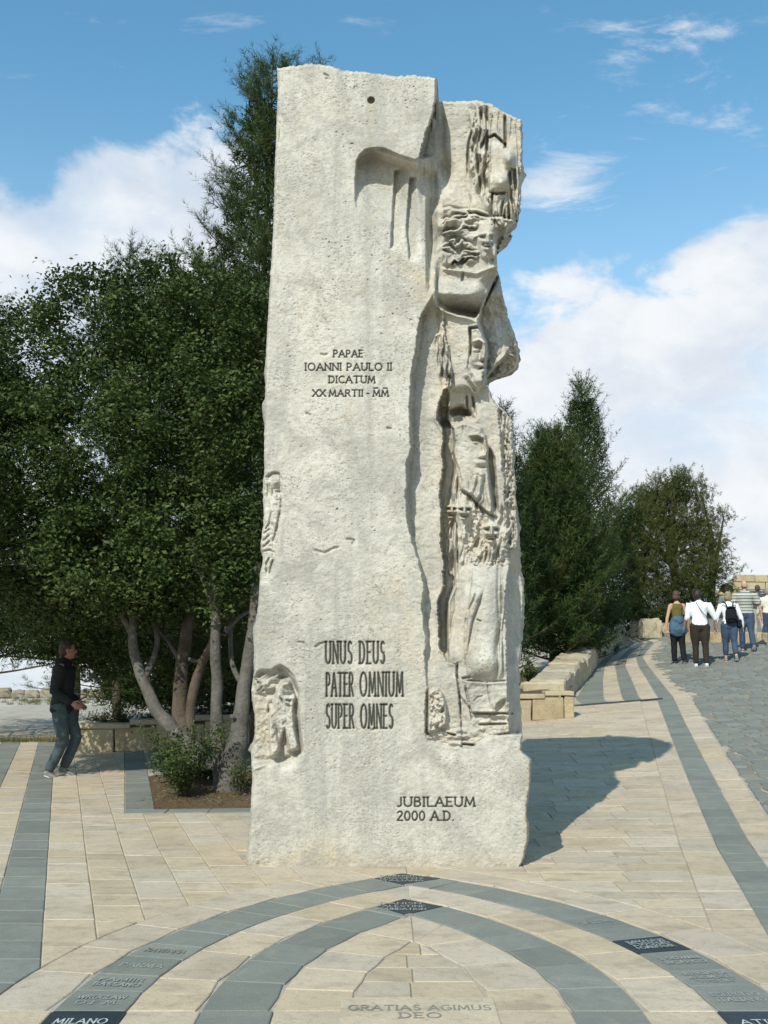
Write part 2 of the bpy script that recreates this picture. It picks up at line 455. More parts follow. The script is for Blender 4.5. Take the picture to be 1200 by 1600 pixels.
def monu_hidden(p):
    cx = sum(q[0] for q in p) / len(p); cy = sum(q[1] for q in p) / len(p)
    return cy > 8.5 and -1.0 < cx * 8.3 / cy < .85
field = []
ns = 0
for k in range(13):                                # left part: strips parallel to the left band
    o0 = -.30 * k; o1 = o0 - .30
    y = 5.2 + random.uniform(0, .3)
    while y < 19.2:
        h = random.choice((.3, .42, .5, .6)); y2 = min(y + h, 19.2)
        p = [(lx(y, o0), y), (lx(y, o1), y), (lx(y2, o1), y2), (lx(y2, o0), y2)]
        if max(q[0] for q in p) < .1 + .0 * y: field.append(p)
        y = y2
y = 6.0; 
while y < 19.0:                                    # right part: courses across
    h = random.choice((.24, .28, .32)); x = .1 - random.uniform(0, .3); xe = rx_(y, -.3)
    while x < xe:
        l_ = random.uniform(.32, .75); x2 = min(x + l_, xe)
        if xe - x2 < .15: x2 = xe
        field.append([(x, y), (x2, y), (x2 + RS * h * (x2 == xe), y + h), (x, y + h)]); x = x2
    y += h
field += strip(lambda y_, o: rx_(y_, o), -.3, 0, 4.2, 19.0, .5, 1)
field = [pit_clip(p) for p in outside_outer(field)]
field = [p for p in field if len(p) >= 3 and in_view(p, .4) and not monu_hidden(p)]
made = lay(plaza, beige + field, M_beige, g=.0025)

RE_ = [gr(px, py) for px, py in ((1086, 1093), (1050, 1062), (1028, 1040), (1018, 1027), (1026, 1015), (1036, 1004))]
def road_edge(y):
    return rx_(y, .6) if y < 18.6 else float(np.interp(y, [p.y for p in RE_], [p.x for p in RE_])) + .01
# cobbled road on the right -----------------------------------------
road = empty('cobbled_road', (0, 0, 0), 0, None, 'structure')
cob = []
rows = []; y = 5.0
while y < 33:
    h = random.uniform(.17, .25); x = road_edge(y) - random.uniform(-.02, .2); row = []
    while x < 14 and x < .4 * y + 1:
        l_ = random.uniform(.2, .38)
        row.append((x, l_))
        x += l_
    for x, l_ in row:
        wv = .05 * math.sin(x * 2.3 + y * .8); q = lambda a, b: (a + random.uniform(-.016, .016), b + wv + random.uniform(-.014, .014))
        c_ = .028
        p = [q(x + c_, y), q(x + l_ - c_, y - .01), q(x + l_, y + h * .35), q(x + l_ - .02, y + h * .75), q(x + l_ - c_, y + h), q(x + c_, y + h), q(x, y + h * .6)]
        p = clip_half(p, (road_edge(y), y), (1, -.211)) if y < 18.6 else p
        if len(p) > 2 and min(a[0] - road_edge(a[1]) for a in p) > -.12: cob.append(p)
    y += h
cob = [p for p in cob if in_view(p, .2)]
M_roadbed = stone_mat('road_joint_fill', (.30, .26, .195), (.25, .22, .165), (.19, .16, .12), .0, 5.0, .95)
sheet('road_bed', lambda x, y: x > road_edge(y) + .1, 2, 15, 3, 31, -.0055, M_roadbed, .25)
lay(road, cob, M_cobble, 'cobblestone', g=.0065, bev=.012, proud=.008)

# ramp strips beyond the joint line: they swing left with the kerb wall, then kink back to the right
STN = [(1093, (899, 943, 973, 1000, 1030, 1055, 1086)), (1062, (918, 942, 965, 987, 1011, 1030, 1050)), (1040, (934, 945, 961, 977, 997, 1012, 1028)),
       (1027, (948, 956, 968, 980, 994, 1004, 1018)), (1015, (966, 973, 982, 991, 1002, 1012, 1026)), (1004, (988, 994, 1001, 1008, 1015, 1023, 1036))]
EDG = [[gr(px, py) for py, row in STN for px in (row[k],)] for k in range(7)]
def edge_at(k, y):
    return float(np.interp(y, [p.y for p in EDG[k]], [p.x for p in EDG[k]]))
ramp = empty('ramp_paving', (0, 0, 0), 0, None, 'structure')
rp_g, rp_b = [], []
for k in range(6):
    y = 19.14
    while y < 30.2:
        y2 = min(y + random.uniform(.4, .55), 30.3)
        p = [(edge_at(k, y), y), (edge_at(k + 1, y), y), (edge_at(k + 1, y2), y2), (edge_at(k, y2), y2)]
        (rp_g if k % 2 == 0 else rp_b).append(p); y = y2
lay(ramp, rp_g, M_grey, g=.004); lay(ramp, rp_b, M_beige, g=.004)
# thin steel channel where plaza and ramp meet
vv = []
a_, b_ = Vector((3.15, 19.12)), Vector((4.95, 19.08))
chan = []
for t_ in np.linspace(0, 1, 12):
    p = a_.lerp(b_, t_)
    for dy, dz in ((-.05, .0), (-.05, .022), (.05, .022), (.05, 0)): chan.append((p.x, p.y + dy, gz(p.x, p.y) + dz))
ff = [(4 * i + j, 4 * i + 4 + j, 4 * i + 5 + j, 4 * i + 1 + j) for i in range(11) for j in range(3)]
obj('drain_channel', mesh_py('drain_channel', chan, ff), plain('dark_metal', (.05, .055, .055), .5), ramp)

# ------------------------------------------------------------------ lapidary stroke letters
def _arc(cx, cy, rx, ry, a0, a1, n=8):
    return [(cx + rx * math.cos(R(a0 + (a1 - a0) * i / n)), cy + ry * math.sin(R(a0 + (a1 - a0) * i / n))) for i in range(n + 1)]
GL = {
 'A': (4.4, [[(0, 0), (2.2, 6), (4.4, 0)], [(.9, 2.1), (3.5, 2.1)]]),
 'B': (3.4, [[(.3, 0), (.3, 6), (1.6, 6)] + _arc(1.6, 4.6, 1.3, 1.4, 90, -90) + [(.3, 3.2)], _arc(1.6, 1.6, 1.6, 1.6, 90, -90) + [(.3, 0)]]),
 'C': (4, [_arc(2.4, 3, 2.3, 3, 50, 310, 12)]),
 'D': (4, [[(.3, 0), (.3, 6), (1.3, 6)] + _arc(1.3, 3, 2.5, 3, 90, -90, 10) + [(.3, 0)]]),
 'E': (3.1, [[(3, 6), (.3, 6), (.3, 0), (3, 0)], [(.3, 3.1), (2.5, 3.1)]]),
 'F': (3, [[(3, 6), (.3, 6), (.3, 0)], [(.3, 3.1), (2.4, 3.1)]]),
 'G': (4.3, [_arc(2.4, 3, 2.3, 3, 50, 330, 12) + [(4.3, 2.8), (3, 2.8)]]),
 'H': (4, [[(.2, 0), (.2, 6)], [(3.8, 0), (3.8, 6)], [(.2, 3), (3.8, 3)]]),
 'I': (.8, [[(.4, 0), (.4, 6)]]),
 'J': (2.2, [[(1.9, 6), (1.9, 1.4)] + _arc(.8, 1.2, 1.1, 1.3, 0, -130, 6)]),
 'K': (3.6, [[(.3, 0), (.3, 6)], [(3.4, 6), (.3, 2.6)], [(1.2, 3.5), (3.6, 0)]]),
 'L': (2.9, [[(.3, 6), (.3, 0), (2.9, 0)]]),
 'M': (5, [[(.2, 0), (.7, 6), (2.5, .8), (4.3, 6), (4.8, 0)]]),
 'N': (4, [[(.2, 0), (.2, 6), (3.8, 0), (3.8, 6)]]),
 'O': (4.8, [_arc(2.4, 3, 2.3, 3, 0, 360, 16)]),
 'P': (3.4, [[(.3, 0), (.3, 6), (1.6, 6)] + _arc(1.6, 4.4, 1.5, 1.6, 90, -90) + [(.3, 2.8)]]),
 'Q': (4.8, [_arc(2.4, 3, 2.3, 3, 0, 360, 16), [(2.8, 1.2), (4.8, -.8)]]),
 'R': (3.6, [[(.3, 0), (.3, 6), (1.6, 6)] + _arc(1.6, 4.5, 1.5, 1.5, 90, -90) + [(.3, 3)], [(1.6, 3), (3.6, 0)]]),
 'S': (3.1, [_arc(1.7, 4.5, 1.3, 1.5, 40, 230, 8) + _arc(1.6, 1.5, 1.4, 1.5, 60, -140, 8)]),
 'T': (4, [[(0, 6), (4, 6)], [(2, 6), (2, 0)]]),
 'U': (3.9, [[(.2, 6), (.2, 1.8)] + _arc(1.95, 1.8, 1.75, 1.8, 180, 360, 8) + [(3.7, 6)]]),
 'V': (4.2, [[(0, 6), (2.1, 0), (4.2, 6)]]),
 'W': (6, [[(0, 6), (1.5, 0), (3, 5), (4.5, 0), (6, 6)]]),
 'X': (4, [[(0, 6), (4, 0)], [(4, 6), (0, 0)]]),
 'Y': (4, [[(0, 6), (2, 3), (4, 6)], [(2, 3), (2, 0)]]),
 'Z': (3.6, [[(0, 6), (3.6, 6), (0, 0), (3.6, 0)]]),
 '0': (3.2, [_arc(1.6, 3, 1.5, 3, 0, 360, 14)]),
 '2': (3.2, [_arc(1.5, 4.6, 1.4, 1.4, 160, -30, 8) + [(0, 0), (3.2, 0)]]),
 '.': (.8, [[(.3, .1), (.5, .1)]]), '-': (2, [[(.2, 2.6), (1.8, 2.6)]]), "'": (.8, [[(.4, 6), (.3, 4.8)]]), '"': (1.4, [[(.3, 6), (.3, 4.8)], [(1, 6), (1, 4.8)]]),
}
SER = {'A': [(0, 0), (4.4, 0)], 'I': [(.4, 0), (.4, 6)], 'P': [(.3, 0)], 'R': [(.3, 0)], 'N': [(.2, 0), (3.8, 6)], 'M': [(.2, 0), (4.8, 0)],
       'T': [(2, 0)], 'U': [(.2, 6), (3.7, 6)], 'D': [(.1, 0), (.1, 6)], 'X': [(0, 0), (4, 0), (0, 6), (4, 6)], 'V': [(0, 6), (4.2, 6)], 'L': [(.3, 6)], 'E': [(.1, 0), (.1, 6)],
       'K': [(.3, 0), (.3, 6)], 'F': [(.3, 0)], 'H': [(.2, 0), (.2, 6), (3.8, 0), (3.8, 6)]}
def text_strokes(s, serif=True, gap=1.2, space=2.6):
    x = 0; out = []
    for ch in s:
        if ch == ' ': x += space; continue
        wd, st = GL[ch]
        for p in st: out.append([(x + a, b) for a, b in p])
        if serif:
            for a, b in SER.get(ch, ()): out.append([(x + a - .5, b), (x + a + .5, b)])
        x += wd + gap
    return out, x - gap
def flat_lettering(lines, cx, cy, width, height, ang, z, parent, mat, lw=.13, maxh=None):
    """lines of letters as thin raised strokes lying on a stone; height = cap height"""
    V_, F_ = [], []
    ca, sa = math.cos(ang), math.sin(ang); n_ = len(lines); pitch = height * 1.55
    for li, s in enumerate(lines):
        st, L = text_strokes(s, True)
        k = min(width / L, height / 6 * 1.15); ky = height / 6
        y0 = (n_ - 1) / 2 * pitch - li * pitch - height / 2
        for p in st:
            for a, b in zip(p[:-1], p[1:]):
                ax, ay, bx, by = (a[0] - L / 2) * k, a[1] * ky + y0, (b[0] - L / 2) * k, b[1] * ky + y0
                dx, dy = bx - ax, by - ay; l_ = math.hypot(dx, dy)
                if l_ < 1e-6: continue
                ox, oy = -dy / l_ * height * lw / 2, dx / l_ * height * lw / 2
                ex, ey = dx / l_ * height * lw * .3, dy / l_ * height * lw * .3
                b0 = len(V_)
                for qx, qy in ((ax + ox - ex, ay + oy - ey), (ax - ox - ex, ay - oy - ey), (bx - ox + ex, by - oy + ey), (bx + ox + ex, by + oy + ey)):
                    wx, wy = cx + qx * ca - qy * sa, cy + qx * sa + qy * ca
                    V_.append((wx, wy, gz(wx, wy) + z + .0003 * (len(V_) % 3)))
                F_.append((b0, b0 + 1, b0 + 2, b0 + 3))
    return obj('lettering', mesh_py('lettering', V_, F_), mat, parent)
M_lett = plain('pale_letter_paint', (.40, .42, .40), .8)
M_lett2 = plain('worn_letter_paint', (.27, .29, .26), .9)
M_lett3 = plain('grey_letter_paint', (.21, .21, .175), .9)
flat_lettering(['CONFERENZA', 'EPISCOPALE', 'ITALIANA'], X0 - .04, 7.685, .30, .05, 0, .004, dia_o, M_lett2)
flat_lettering(['DANISH', 'PALESTINE', 'FOUNDATION'], X0 - .06, 6.83, .30, .05, 0, .004, dia_i, M_lett2)
def stone_at(lst, px, py):
    g_ = gr(px, py); best = min(lst, key=lambda t_: (sum(q[0] for q in t_[0]) / len(t_[0]) - g_.x) ** 2 + (sum(q[1] for q in t_[0]) / len(t_[0]) - g_.y) ** 2)
    p, o = best; return best
def letter_stone(lst, px, py, lines, s, mat=None, black=False, h=.05):
    p, o = stone_at(lst, px, py)
    cx = sum(q[0] for q in p) / len(p); cy = sum(q[1] for q in p) / len(p)
    ccx = X0 - s * AC; ang = math.atan2(cy - AY, s * (cx - ccx)) * s if cy > AY else 0
    if black: o.data.materials.clear(); o.data.materials.append(M_black)
    flat_lettering(lines, cx, cy, .22, h * .8, ang * .85, .004, o, mat or M_lett2)
used_pts = []
for px, py, ln, s, mt, bl in (
        (150, 1588, ['MILANO'], -1, M_lett, True), (172, 1556, ['WROCLAW', 'O.F.M.'], -1, M_lett2, False),
        (205, 1532, ['FAMIIR', 'BASSANO'], -1, M_lett2, False), (225, 1508, ['PARMA'], -1, M_lett2, False), (262, 1482, ['RAVENNA'], -1, M_lett3, False),
        (910, 1434, ['SALEMI'], 1, M_lett2, False),
        (992, 1468, ['CAVALIERI', 'S. SEPOLCRO', 'LOMBARDIA'], 1, M_lett2, True), (1018, 1486, ['ROCCA', "D'ARCE"], 1, M_lett2, False),
        (1062, 1505, ['S. GIOVANNI', 'INCARICO'], 1, M_lett2, False), (1102, 1532, ['BRIGATA', 'AEROMOBILE', '"FRIULI"'], 1, M_lett2, False),
        (1150, 1560, ['ESERCITO', 'ITALIANO'], 1, M_lett2, False), (1172, 1590, ['ATINA'], 1, M_lett, True)):
    if bl or True:
        letter_stone(ob[s], px, py, ln, s, mt, bl, .075 if len(ln) == 1 else (.05 if len(ln) == 3 else .06))
gst = min(made, key=lambda t_: abs(sum(q[1] for q in t_[0]) / len(t_[0]) - 4.5) + abs(sum(q[0] for q in t_[0]) / len(t_[0]) - X0) - (len(t_[0]) == 5))
flat_lettering(['GRATIAS AGIMUS', 'DEO'], X0 - .01, 4.83, .62, .065, 0, .005, gst[1], M_lett3)

# ------------------------------------------------------------------ the monument
PX0, PX1, PY0, PY1 = 370, 850, 80, 1372
Xg, Yg = np.meshgrid(np.arange(PX0, PX1, dtype=np.float32), np.arange(PY0, PY1, dtype=np.float32))
HH, WW = Xg.shape
def blur(a, r):
    if r <= 0: return a
    k = int(3 * r) + 1; g = np.exp(-.5 * (np.arange(-k, k + 1) / r) ** 2); g /= g.sum()
    a = np.apply_along_axis(lambda m: np.convolve(np.pad(m, k, 'edge'), g, 'valid'), 0, a)
    return np.apply_along_axis(lambda m: np.convolve(np.pad(m, k, 'edge'), g, 'valid'), 1, a)
def pmask(pts):
    x = np.array([p[0] for p in pts]); y = np.array([p[1] for p in pts])
    a0, a1, b0, b1 = int(x.min()) - PX0 - 1, int(x.max()) - PX0 + 2, int(y.min()) - PY0 - 1, int(y.max()) - PY0 + 2
    a0, b0 = max(a0, 0), max(b0, 0); X_, Y_ = Xg[b0:b1, a0:a1], Yg[b0:b1, a0:a1]
    ins = np.zeros(X_.shape, bool); n_ = len(pts)
    for i in range(n_):
        xa, ya, xb, yb = x[i], y[i], x[(i + 1) % n_], y[(i + 1) % n_]
        if ya == yb: continue
        c_ = ((ya > Y_) != (yb > Y_)) & (X_ < (xb - xa) * (Y_ - ya) / (yb - ya) + xa); ins ^= c_
    out = np.zeros((HH, WW), np.float32); out[b0:b1, a0:a1] = ins; return out
def lmask(pts, r):                                 # soft polygon; blur only near it
    m = pmask(pts)
    if r <= 0: return m
    x = [p[0] for p in pts]; y = [p[1] for p in pts]; k = int(3 * r) + 3
    a0, a1, b0, b1 = max(int(min(x)) - PX0 - k, 0), int(max(x)) - PX0 + k, max(int(min(y)) - PY0 - k, 0), int(max(y)) - PY0 + k
    m[b0:b1, a0:a1] = blur(m[b0:b1, a0:a1], r); return m
def dline(pts):
    """distance to a polyline and the parameter along it, in a window"""
    x = [p[0] for p in pts]; y = [p[1] for p in pts]; k = 38
    a0, a1, b0, b1 = max(int(min(x)) - PX0 - k, 0), int(max(x)) - PX0 + k, max(int(min(y)) - PY0 - k, 0), int(max(y)) - PY0 + k
    X_, Y_ = Xg[b0:b1, a0:a1], Yg[b0:b1, a0:a1]; best = np.full(X_.shape, 1e9, np.float32); par = np.zeros_like(best)
    n_ = len(pts) - 1
    for i in range(n_):
        (xa, ya), (xb, yb) = pts[i], pts[i + 1]; dx, dy = xb - xa, yb - ya; L = dx * dx + dy * dy + 1e-9
        t_ = np.clip(((X_ - xa) * dx + (Y_ - ya) * dy) / L, 0, 1); dd = np.hypot(X_ - xa - t_ * dx, Y_ - ya - t_ * dy)
        m = dd < best; best[m] = dd[m]; par[m] = ((i + t_) / n_)[m]
    return (slice(b0, b1), slice(a0, a1)), best, par
def vnoise(cx, cy, oct_=4, seed=0, pers=.55, ridged=False):
    """value noise, cell size in pixels (cx, cy), in about -1..1"""
    rs = np.random.RandomState(seed); out = np.zeros((HH, WW), np.float32); amp = 1; tot = 0
    for o in range(oct_):
        gw, gh = int(WW / cx) + 4, int(HH / cy) + 4; g = rs.uniform(-1, 1, (gh, gw)).astype(np.float32)
        fx, fy = (Xg - PX0) / cx + .37, (Yg - PY0) / cy + .61; ix, iy = fx.astype(int), fy.astype(int); tx, ty = fx - ix, fy - iy
        tx, ty = tx * tx * (3 - 2 * tx), ty * ty * (3 - 2 * ty)
        n_ = (g[iy, ix] * (1 - tx) + g[iy, ix + 1] * tx) * (1 - ty) + (g[iy + 1, ix] * (1 - tx) + g[iy + 1, ix + 1] * tx) * ty
        if ridged: n_ = 1 - 2 * np.abs(n_)
        out += n_ * amp; tot += amp; amp *= pers; cx, cy = max(cx / 2, 1.2), max(cy / 2, 1.2)
    return out / tot
def gauss(cx, cy, rx, ry, ang=0):
    c_, s_ = math.cos(R(ang)), math.sin(R(ang)); u = (Xg - cx) * c_ + (Yg - cy) * s_; v_ = -(Xg - cx) * s_ + (Yg - cy) * c_
    return np.exp(-(u / rx) ** 2 - (v_ / ry) ** 2)
def smooth01(a): a = np.clip(a, 0, 1); return a * a * (3 - 2 * a)
def lerpx(pts):                                    # x as a function of y
    p = sorted(pts, key=lambda q: q[1]); return np.interp(Yg[:, 0], [q[1] for q in p], [q[0] for q in p])

E1 = [(683, 80), (683, 143), (677, 172), (663, 216), (657, 239), (655, 250), (660, 300), (668, 340), (672, 430), (675, 463), (656, 497), (650, 547), (643, 582), (640, 640), (641, 677),
      (642, 702), (635, 726), (636, 743), (634, 776), (636, 805), (640, 832), (647, 854), (655, 878), (660, 900), (663, 920), (659, 945), (663, 987),
      (666, 996), (664, 1022), (666, 1057), (668, 1075), (664, 1092), (664, 1145), (668, 1155), (669, 1372)]
e1 = lerpx(E1)[:, None] + 0 * Xg
jag = vnoise(14, 7, 3, 11) * 1.8 + vnoise(4, 3, 2, 12) * 1.0
E2 = [(700, 80), (700, 430), (692, 500), (696, 530), (703, 560), (706, 582), (705, 603), (694, 609), (685, 635), (682, 655), (691, 670), (693, 690), (690, 705), (693, 732), (686, 768), (690, 805), (688, 851),
      (693, 878), (693, 915), (684, 940), (685, 979), (687, 1012), (700, 1035), (712, 1040), (720, 1120), (725, 1372)]
e2 = lerpx(E2)[:, None] + 0 * Xg
LEDGE = [(655, 1152), (663, 1156), (706, 1167), (740, 1170), (746, 1162), (762, 1153), (772, 1149), (800, 1147), (850, 1146)]
led = np.interp(Xg[0], [p[0] for p in LEDGE], [p[1] for p in LEDGE])[None, :] + 0 * Yg
def stepm(dist, wd): return smooth01(dist / wd + .5)
right1 = stepm(Xg - e1 + jag, 2.2); right2 = stepm(Xg - e2 + jag * 1.2, 2.6)
above = stepm(led - Yg + jag * .6, 4)
low = smooth01((Yg - 700) / 350)
D = vnoise(90, 130, 3, 3) * .012 + vnoise(26, 20, 3, 4) * .0045
# strip beside the slab edge, then the carved recess
strip_d = (.20 - .07 * low) * (1 - .75 * smooth01((Yg - 985) / 90)) * smooth01((Yg - 455) / 45)
rec_d = np.interp(Yg[:, 0], [80, 460, 520, 620, 700, 900, 1010, 1060, 1150], [.0, .0, .16, .17, .15, .14, .12, .10, .05])[:, None]
bodyreg = smooth01((Yg - 440) / 20)
D = D + right1 * above * strip_d
# deep slot between strip and figure
slot_w = np.interp(Yg[:, 0], [600, 640, 700, 780, 850, 900, 960, 1010, 1040], [6, 16, 18, 20, 20, 18, 15, 13, 0])[:, None]
slot = right2 * stepm(e2 + slot_w - Xg, 5) * smooth01((Yg - 605) / 30) * smooth01((1030 - Yg) / 16)
D += slot * .14
D += right2 * above * bodyreg * rec_d * .35
# ---- upper right block ----
upper = smooth01((462 - Yg) / 12)
blk = stepm(Xg - e1 + jag, 2.2) * upper * smooth01((252 - Yg) / 4)
topblk = stepm(Xg - 681, 3) * stepm(446 - Yg + 6 * np.sin((Xg - 690) / 28), 30)
ub_d = .34 - .10 * smooth01((Xg - 720) / 60)
D += topblk * ub_d * 1.0 + blk * (1 - topblk) * .40
D += topblk * (.10 * gauss(696, 268, 10, 22) + .07 * gauss(688, 215, 8, 60) - .02 * gauss(722, 220, 14, 50))
D -= topblk * .045 * stepm(Xg - 735 + vnoise(20, 24, 3, 17) * 9, 7) * smooth01((345 - Yg) / 20)
# ---- niche ----
NI = [(558, 252), (563, 241), (571, 234), (585, 231), (600, 232), (625, 243), (648, 250), (657, 247), (682, 244), (683, 330), (682, 400), (678, 436), (667, 432), (642, 418), (612, 405), (590, 378), (566, 346), (558, 333), (555, 310), (556, 277)]
ni = lmask(NI, .8)
dd = np.clip(((Xg - 560) * .75 * -1 + 0) * 0 + ((432 - Yg) * .73 + (Xg - 566) * .0) / 100, 0, 1)
diag = ((Xg - 566) * 86 - (Yg - 346) * 101) / math.hypot(86, 101)          # >0 above the lower-right edge
nd_ = .235 * smooth01(diag / 75) * (1 - .35 * smooth01((Xg - 600) / 60))
rampc = np.interp(Xg[0], [556, 579, 617, 646, 672], [256, 248, 262, 270, 280])[None, :]
nd_ = nd_ * (.25 + .75 * smooth01((Yg - rampc + 18) / 20))
nd_ = nd_ + .17 * smooth01((Xg - 663) / 16) * smooth01((440 - Yg) / 60) + .20 * smooth01((Xg - 650) / 12) * smooth01((345 - Yg) / 90)
D = D * (1 - ni) + ni * (nd_ + .004)
def sstep(line, x_to, amp, w0=2.0):                # a rib: deeper right of the line, easing back out
    xx = lerpx(line)[:, None]; on = smooth01((Yg - line[0][1]) / 6) * smooth01((line[-1][1] - Yg) / 12)
    return amp * stepm(Xg - xx + jag * .4, w0) * (1 - smooth01((Xg - xx) / x_to)) * on
D += ni * (sstep([(617, 264), (615, 300), (612, 352), (610, 392)], 22, .085) + sstep([(640, 275), (638, 310), (635, 352), (640, 410)], 22, .085))
D += .09 * smooth01((Xg - 664) / 9) * smooth01((684 - Xg) / 5) * smooth01((Yg - 300) / 20) * smooth01((460 - Yg) / 30)
# drill hole
hole = stepm(5.3 - np.hypot(Xg - 580, Yg - 157), 1.6); D += hole * .07

# ---- bulges, grooves, strands ----
def groove(pts, wd, dep, sharp=1.0, letter_shade=0):
    global D
    sl_, d_, p_ = dline(pts); m = np.clip(1 - d_ / wd, 0, 1) ** sharp * np.minimum(1, np.minimum(p_, 1 - p_) * 8 + .25)
    D[sl_] += dep * m
def limbcyl(pts, r_, h, pw=.5):
    """a rounded limb standing proud along a path"""
    global D
    sl_, d_, p_ = dline(pts); m = np.clip(1 - (d_ / r_) ** 2, 0, 1) ** pw * smooth01(np.minimum(p_, 1 - p_) * 5 + .12); D[sl_] -= h * m
def ridge(pts, wd, h): groove(pts, wd, -h, 1.4)
def add(m, h):
    global D
    D -= m * h                                     # towards the viewer
def calm(m, r_=5):
    """smooth the stone inside a soft region before a face is cut into it"""
    global D
    ys_, xs_ = np.nonzero(m > .02); k = int(3 * r_) + 2; a0, a1, b0, b1 = max(xs_.min() - k, 0), xs_.max() + k, max(ys_.min() - k, 0), ys_.max() + k
    W_ = D[b0:b1, a0:a1]; D[b0:b1, a0:a1] = W_ * (1 - m[b0:b1, a0:a1]) + blur(W_, r_) * m[b0:b1, a0:a1]
def strands(reg, ang, per, amp, seed, wob=6):
    """irregular wavy strands running along ang (degrees from vertical) inside a soft region"""
    global D
    ys_, xs_ = np.nonzero(reg > .02); a0, a1, b0, b1 = xs_.min(), xs_.max() + 1, ys_.min(), ys_.max() + 1; X_, Y_ = Xg[b0:b1, a0:a1], Yg[b0:b1, a0:a1]
    wv = vnoise(24, 30, 3, seed)[b0:b1, a0:a1] * wob; w2_ = vnoise(9, 13, 2, seed + 3)[b0:b1, a0:a1] * wob * .22
    c_, s_ = math.cos(R(ang)), math.sin(R(ang)); u = (X_ * c_ + Y_ * s_ + wv + w2_) / per; v_ = (-X_ * s_ + Y_ * c_) / (per * 4.5)
    g = np.random.RandomState(seed).uniform(-1, 1, (400, 400)); 
    def N(u, v_):
        u = u + 150; v_ = v_ + 150; i, j = np.floor(u).astype(int) % 399, np.floor(v_).astype(int) % 399; a, b = u % 1, v_ % 1; a, b = a * a * (3 - 2 * a), b * b * (3 - 2 * b)
        return (g[j, i] * (1 - a) + g[j, i + 1] * a) * (1 - b) + (g[j + 1, i] * (1 - a) + g[j + 1, i + 1] * a) * b
    n_ = (1 - 2.2 * np.abs(N(u * 1.1, v_))) * .65 + N(u * 2.3 + 7, v_ * 1.6) * .45
    D[b0:b1, a0:a1] -= reg[b0:b1, a0:a1] * amp * .62 * n_
# top head, seen in profile at the right edge
hair1 = lmask([(741, 158), (763, 163), (764, 250), (768, 330), (758, 322), (740, 285), (731, 262), (732, 220), (742, 190)], 2.5)
strands(hair1, 3, 8, .11, 21, 9); add(hair1, .02)
for p_ in ([(741, 160), (743, 190), (733, 221), (731, 242), (732, 272)], [(761, 165), (761, 225), (762, 260), (763, 295), (767, 333)], [(751, 168), (753, 200), (745, 235), (747, 265), (752, 300)],
           [(789, 180), (790, 232)], [(762, 216), (773, 211), (789, 226), (790, 233)]): groove(p_, 3.2, .05, .8)
for p_ in ([(770, 180), (768, 200)], [(780, 175), (778, 200), (784, 222)], [(800, 185), (798, 215)], [(806, 190), (810, 240), (812, 320)]): groove(p_, 2.0, .012)
add(lmask([(763, 222), (788, 228), (790, 240), (800, 250), (792, 268), (794, 285), (788, 298), (768, 298), (764, 270)], 4), .035)
add(gauss(796, 248, 8, 13), .13); add(gauss(783, 284, 12, 14), .11); groove([(764, 300), (776, 303), (790, 301)], 3, .05)
groove([(800, 262), (796, 275), (797, 292)], 4, .04)
beard1 = lmask([(766, 303), (792, 303), (796, 345), (786, 352), (768, 336)], 1.5)
strands(beard1, 2, 6, .09, 31, 4)
hair2 = lmask([(796, 268), (814, 262), (815, 325), (808, 346), (794, 350)], 1.5)
strands(hair2, -5, 7, .10, 41, 4)
# underside of the beard: recedes downwards
und = lmask([(770, 333), (778, 350), (790, 356), (812, 326), (822, 326), (822, 380), (776, 380)], .8)
D += und * (.06 + .42 * smooth01((Yg - (351 - np.maximum(0, Xg - 790) * 1.1)) / 36)); strands(und, 60, 9, .03, 43)
# second head
add(stepm(Yg - (327 + (Xg - 700) * .16) + vnoise(16, 12, 2, 18) * 5, 4) * stepm(446 - Yg + 6 * np.sin((Xg - 690) / 28), 30) * stepm(Xg - 679, 4), .13)
wav = lmask([(676, 330), (700, 330), (748, 336), (746, 372), (748, 408), (720, 412), (690, 415), (678, 395)], 2)
strands(wav, 74, 8, .10, 51, 16); D += wav * (vnoise(9, 7, 2, 52)) * .014
groove([(706, 334), (745, 334), (768, 342), (773, 352)], 2.5, .035); ridge([(704, 329), (745, 328), (770, 337)], 3, .02)
face2 = lmask([(750, 347), (768, 346), (777, 355), (777, 402), (765, 406), (752, 402), (747, 375)], 2); calm(face2, 5); add(face2, .035)
def face(cx, cy, s, tilt=0, mouth_open=0, nose=1.0, depth=1.0, side=1):
    """brow, eyes, nose, mouth, cheeks of a carved face; s = half width in pixels"""
    k = depth; calm(np.clip(gauss(cx, cy + .1 * s, s * 1.15, s * 1.5) * 1.6, 0, 1), 4)
    add(gauss(cx, cy + s * .1, s * .85, s * 1.35), .045 * k)
    for e in (-1, 1):
        ex = cx + e * s * .46 - side * s * .08
        D_dep(gauss(ex, cy - s * .20, s * .25, s * .16), .026 * k); add(gauss(ex, cy - s * .50, s * .36, s * .14, e * 14), .030 * k)
        add(gauss(cx + e * s * .55, cy + s * .22, s * .24, s * .24), .020 * k); D_dep(gauss(cx + e * s * .42, cy + s * .56, s * .10, s * .24, -e * 25), .015 * k)
    add(gauss(cx + side * s * .04, cy - s * .02, s * .16, s * .42), .055 * k * nose); add(gauss(cx + side * s * .05, cy + s * .30, s * .25, s * .15), .04 * k * nose)
    D_dep(gauss(cx, cy + s * .50, s * .24, s * .08), .03 * k)
    D_dep(gauss(cx, cy + s * .82, s * .30, s * (.08 + .10 * mouth_open)), .030 * k); add(gauss(cx, cy + s * 1.08, s * .30, s * .13), .03 * k)
def D_dep(m, h):
    global D
    D += m * h
face(762, 373, 15, 0, .0, 1.2, 1.15, 1); strands(lmask([(752, 396), (776, 396), (772, 410), (756, 410)], 2), 4, 6, .03, 54, 4)
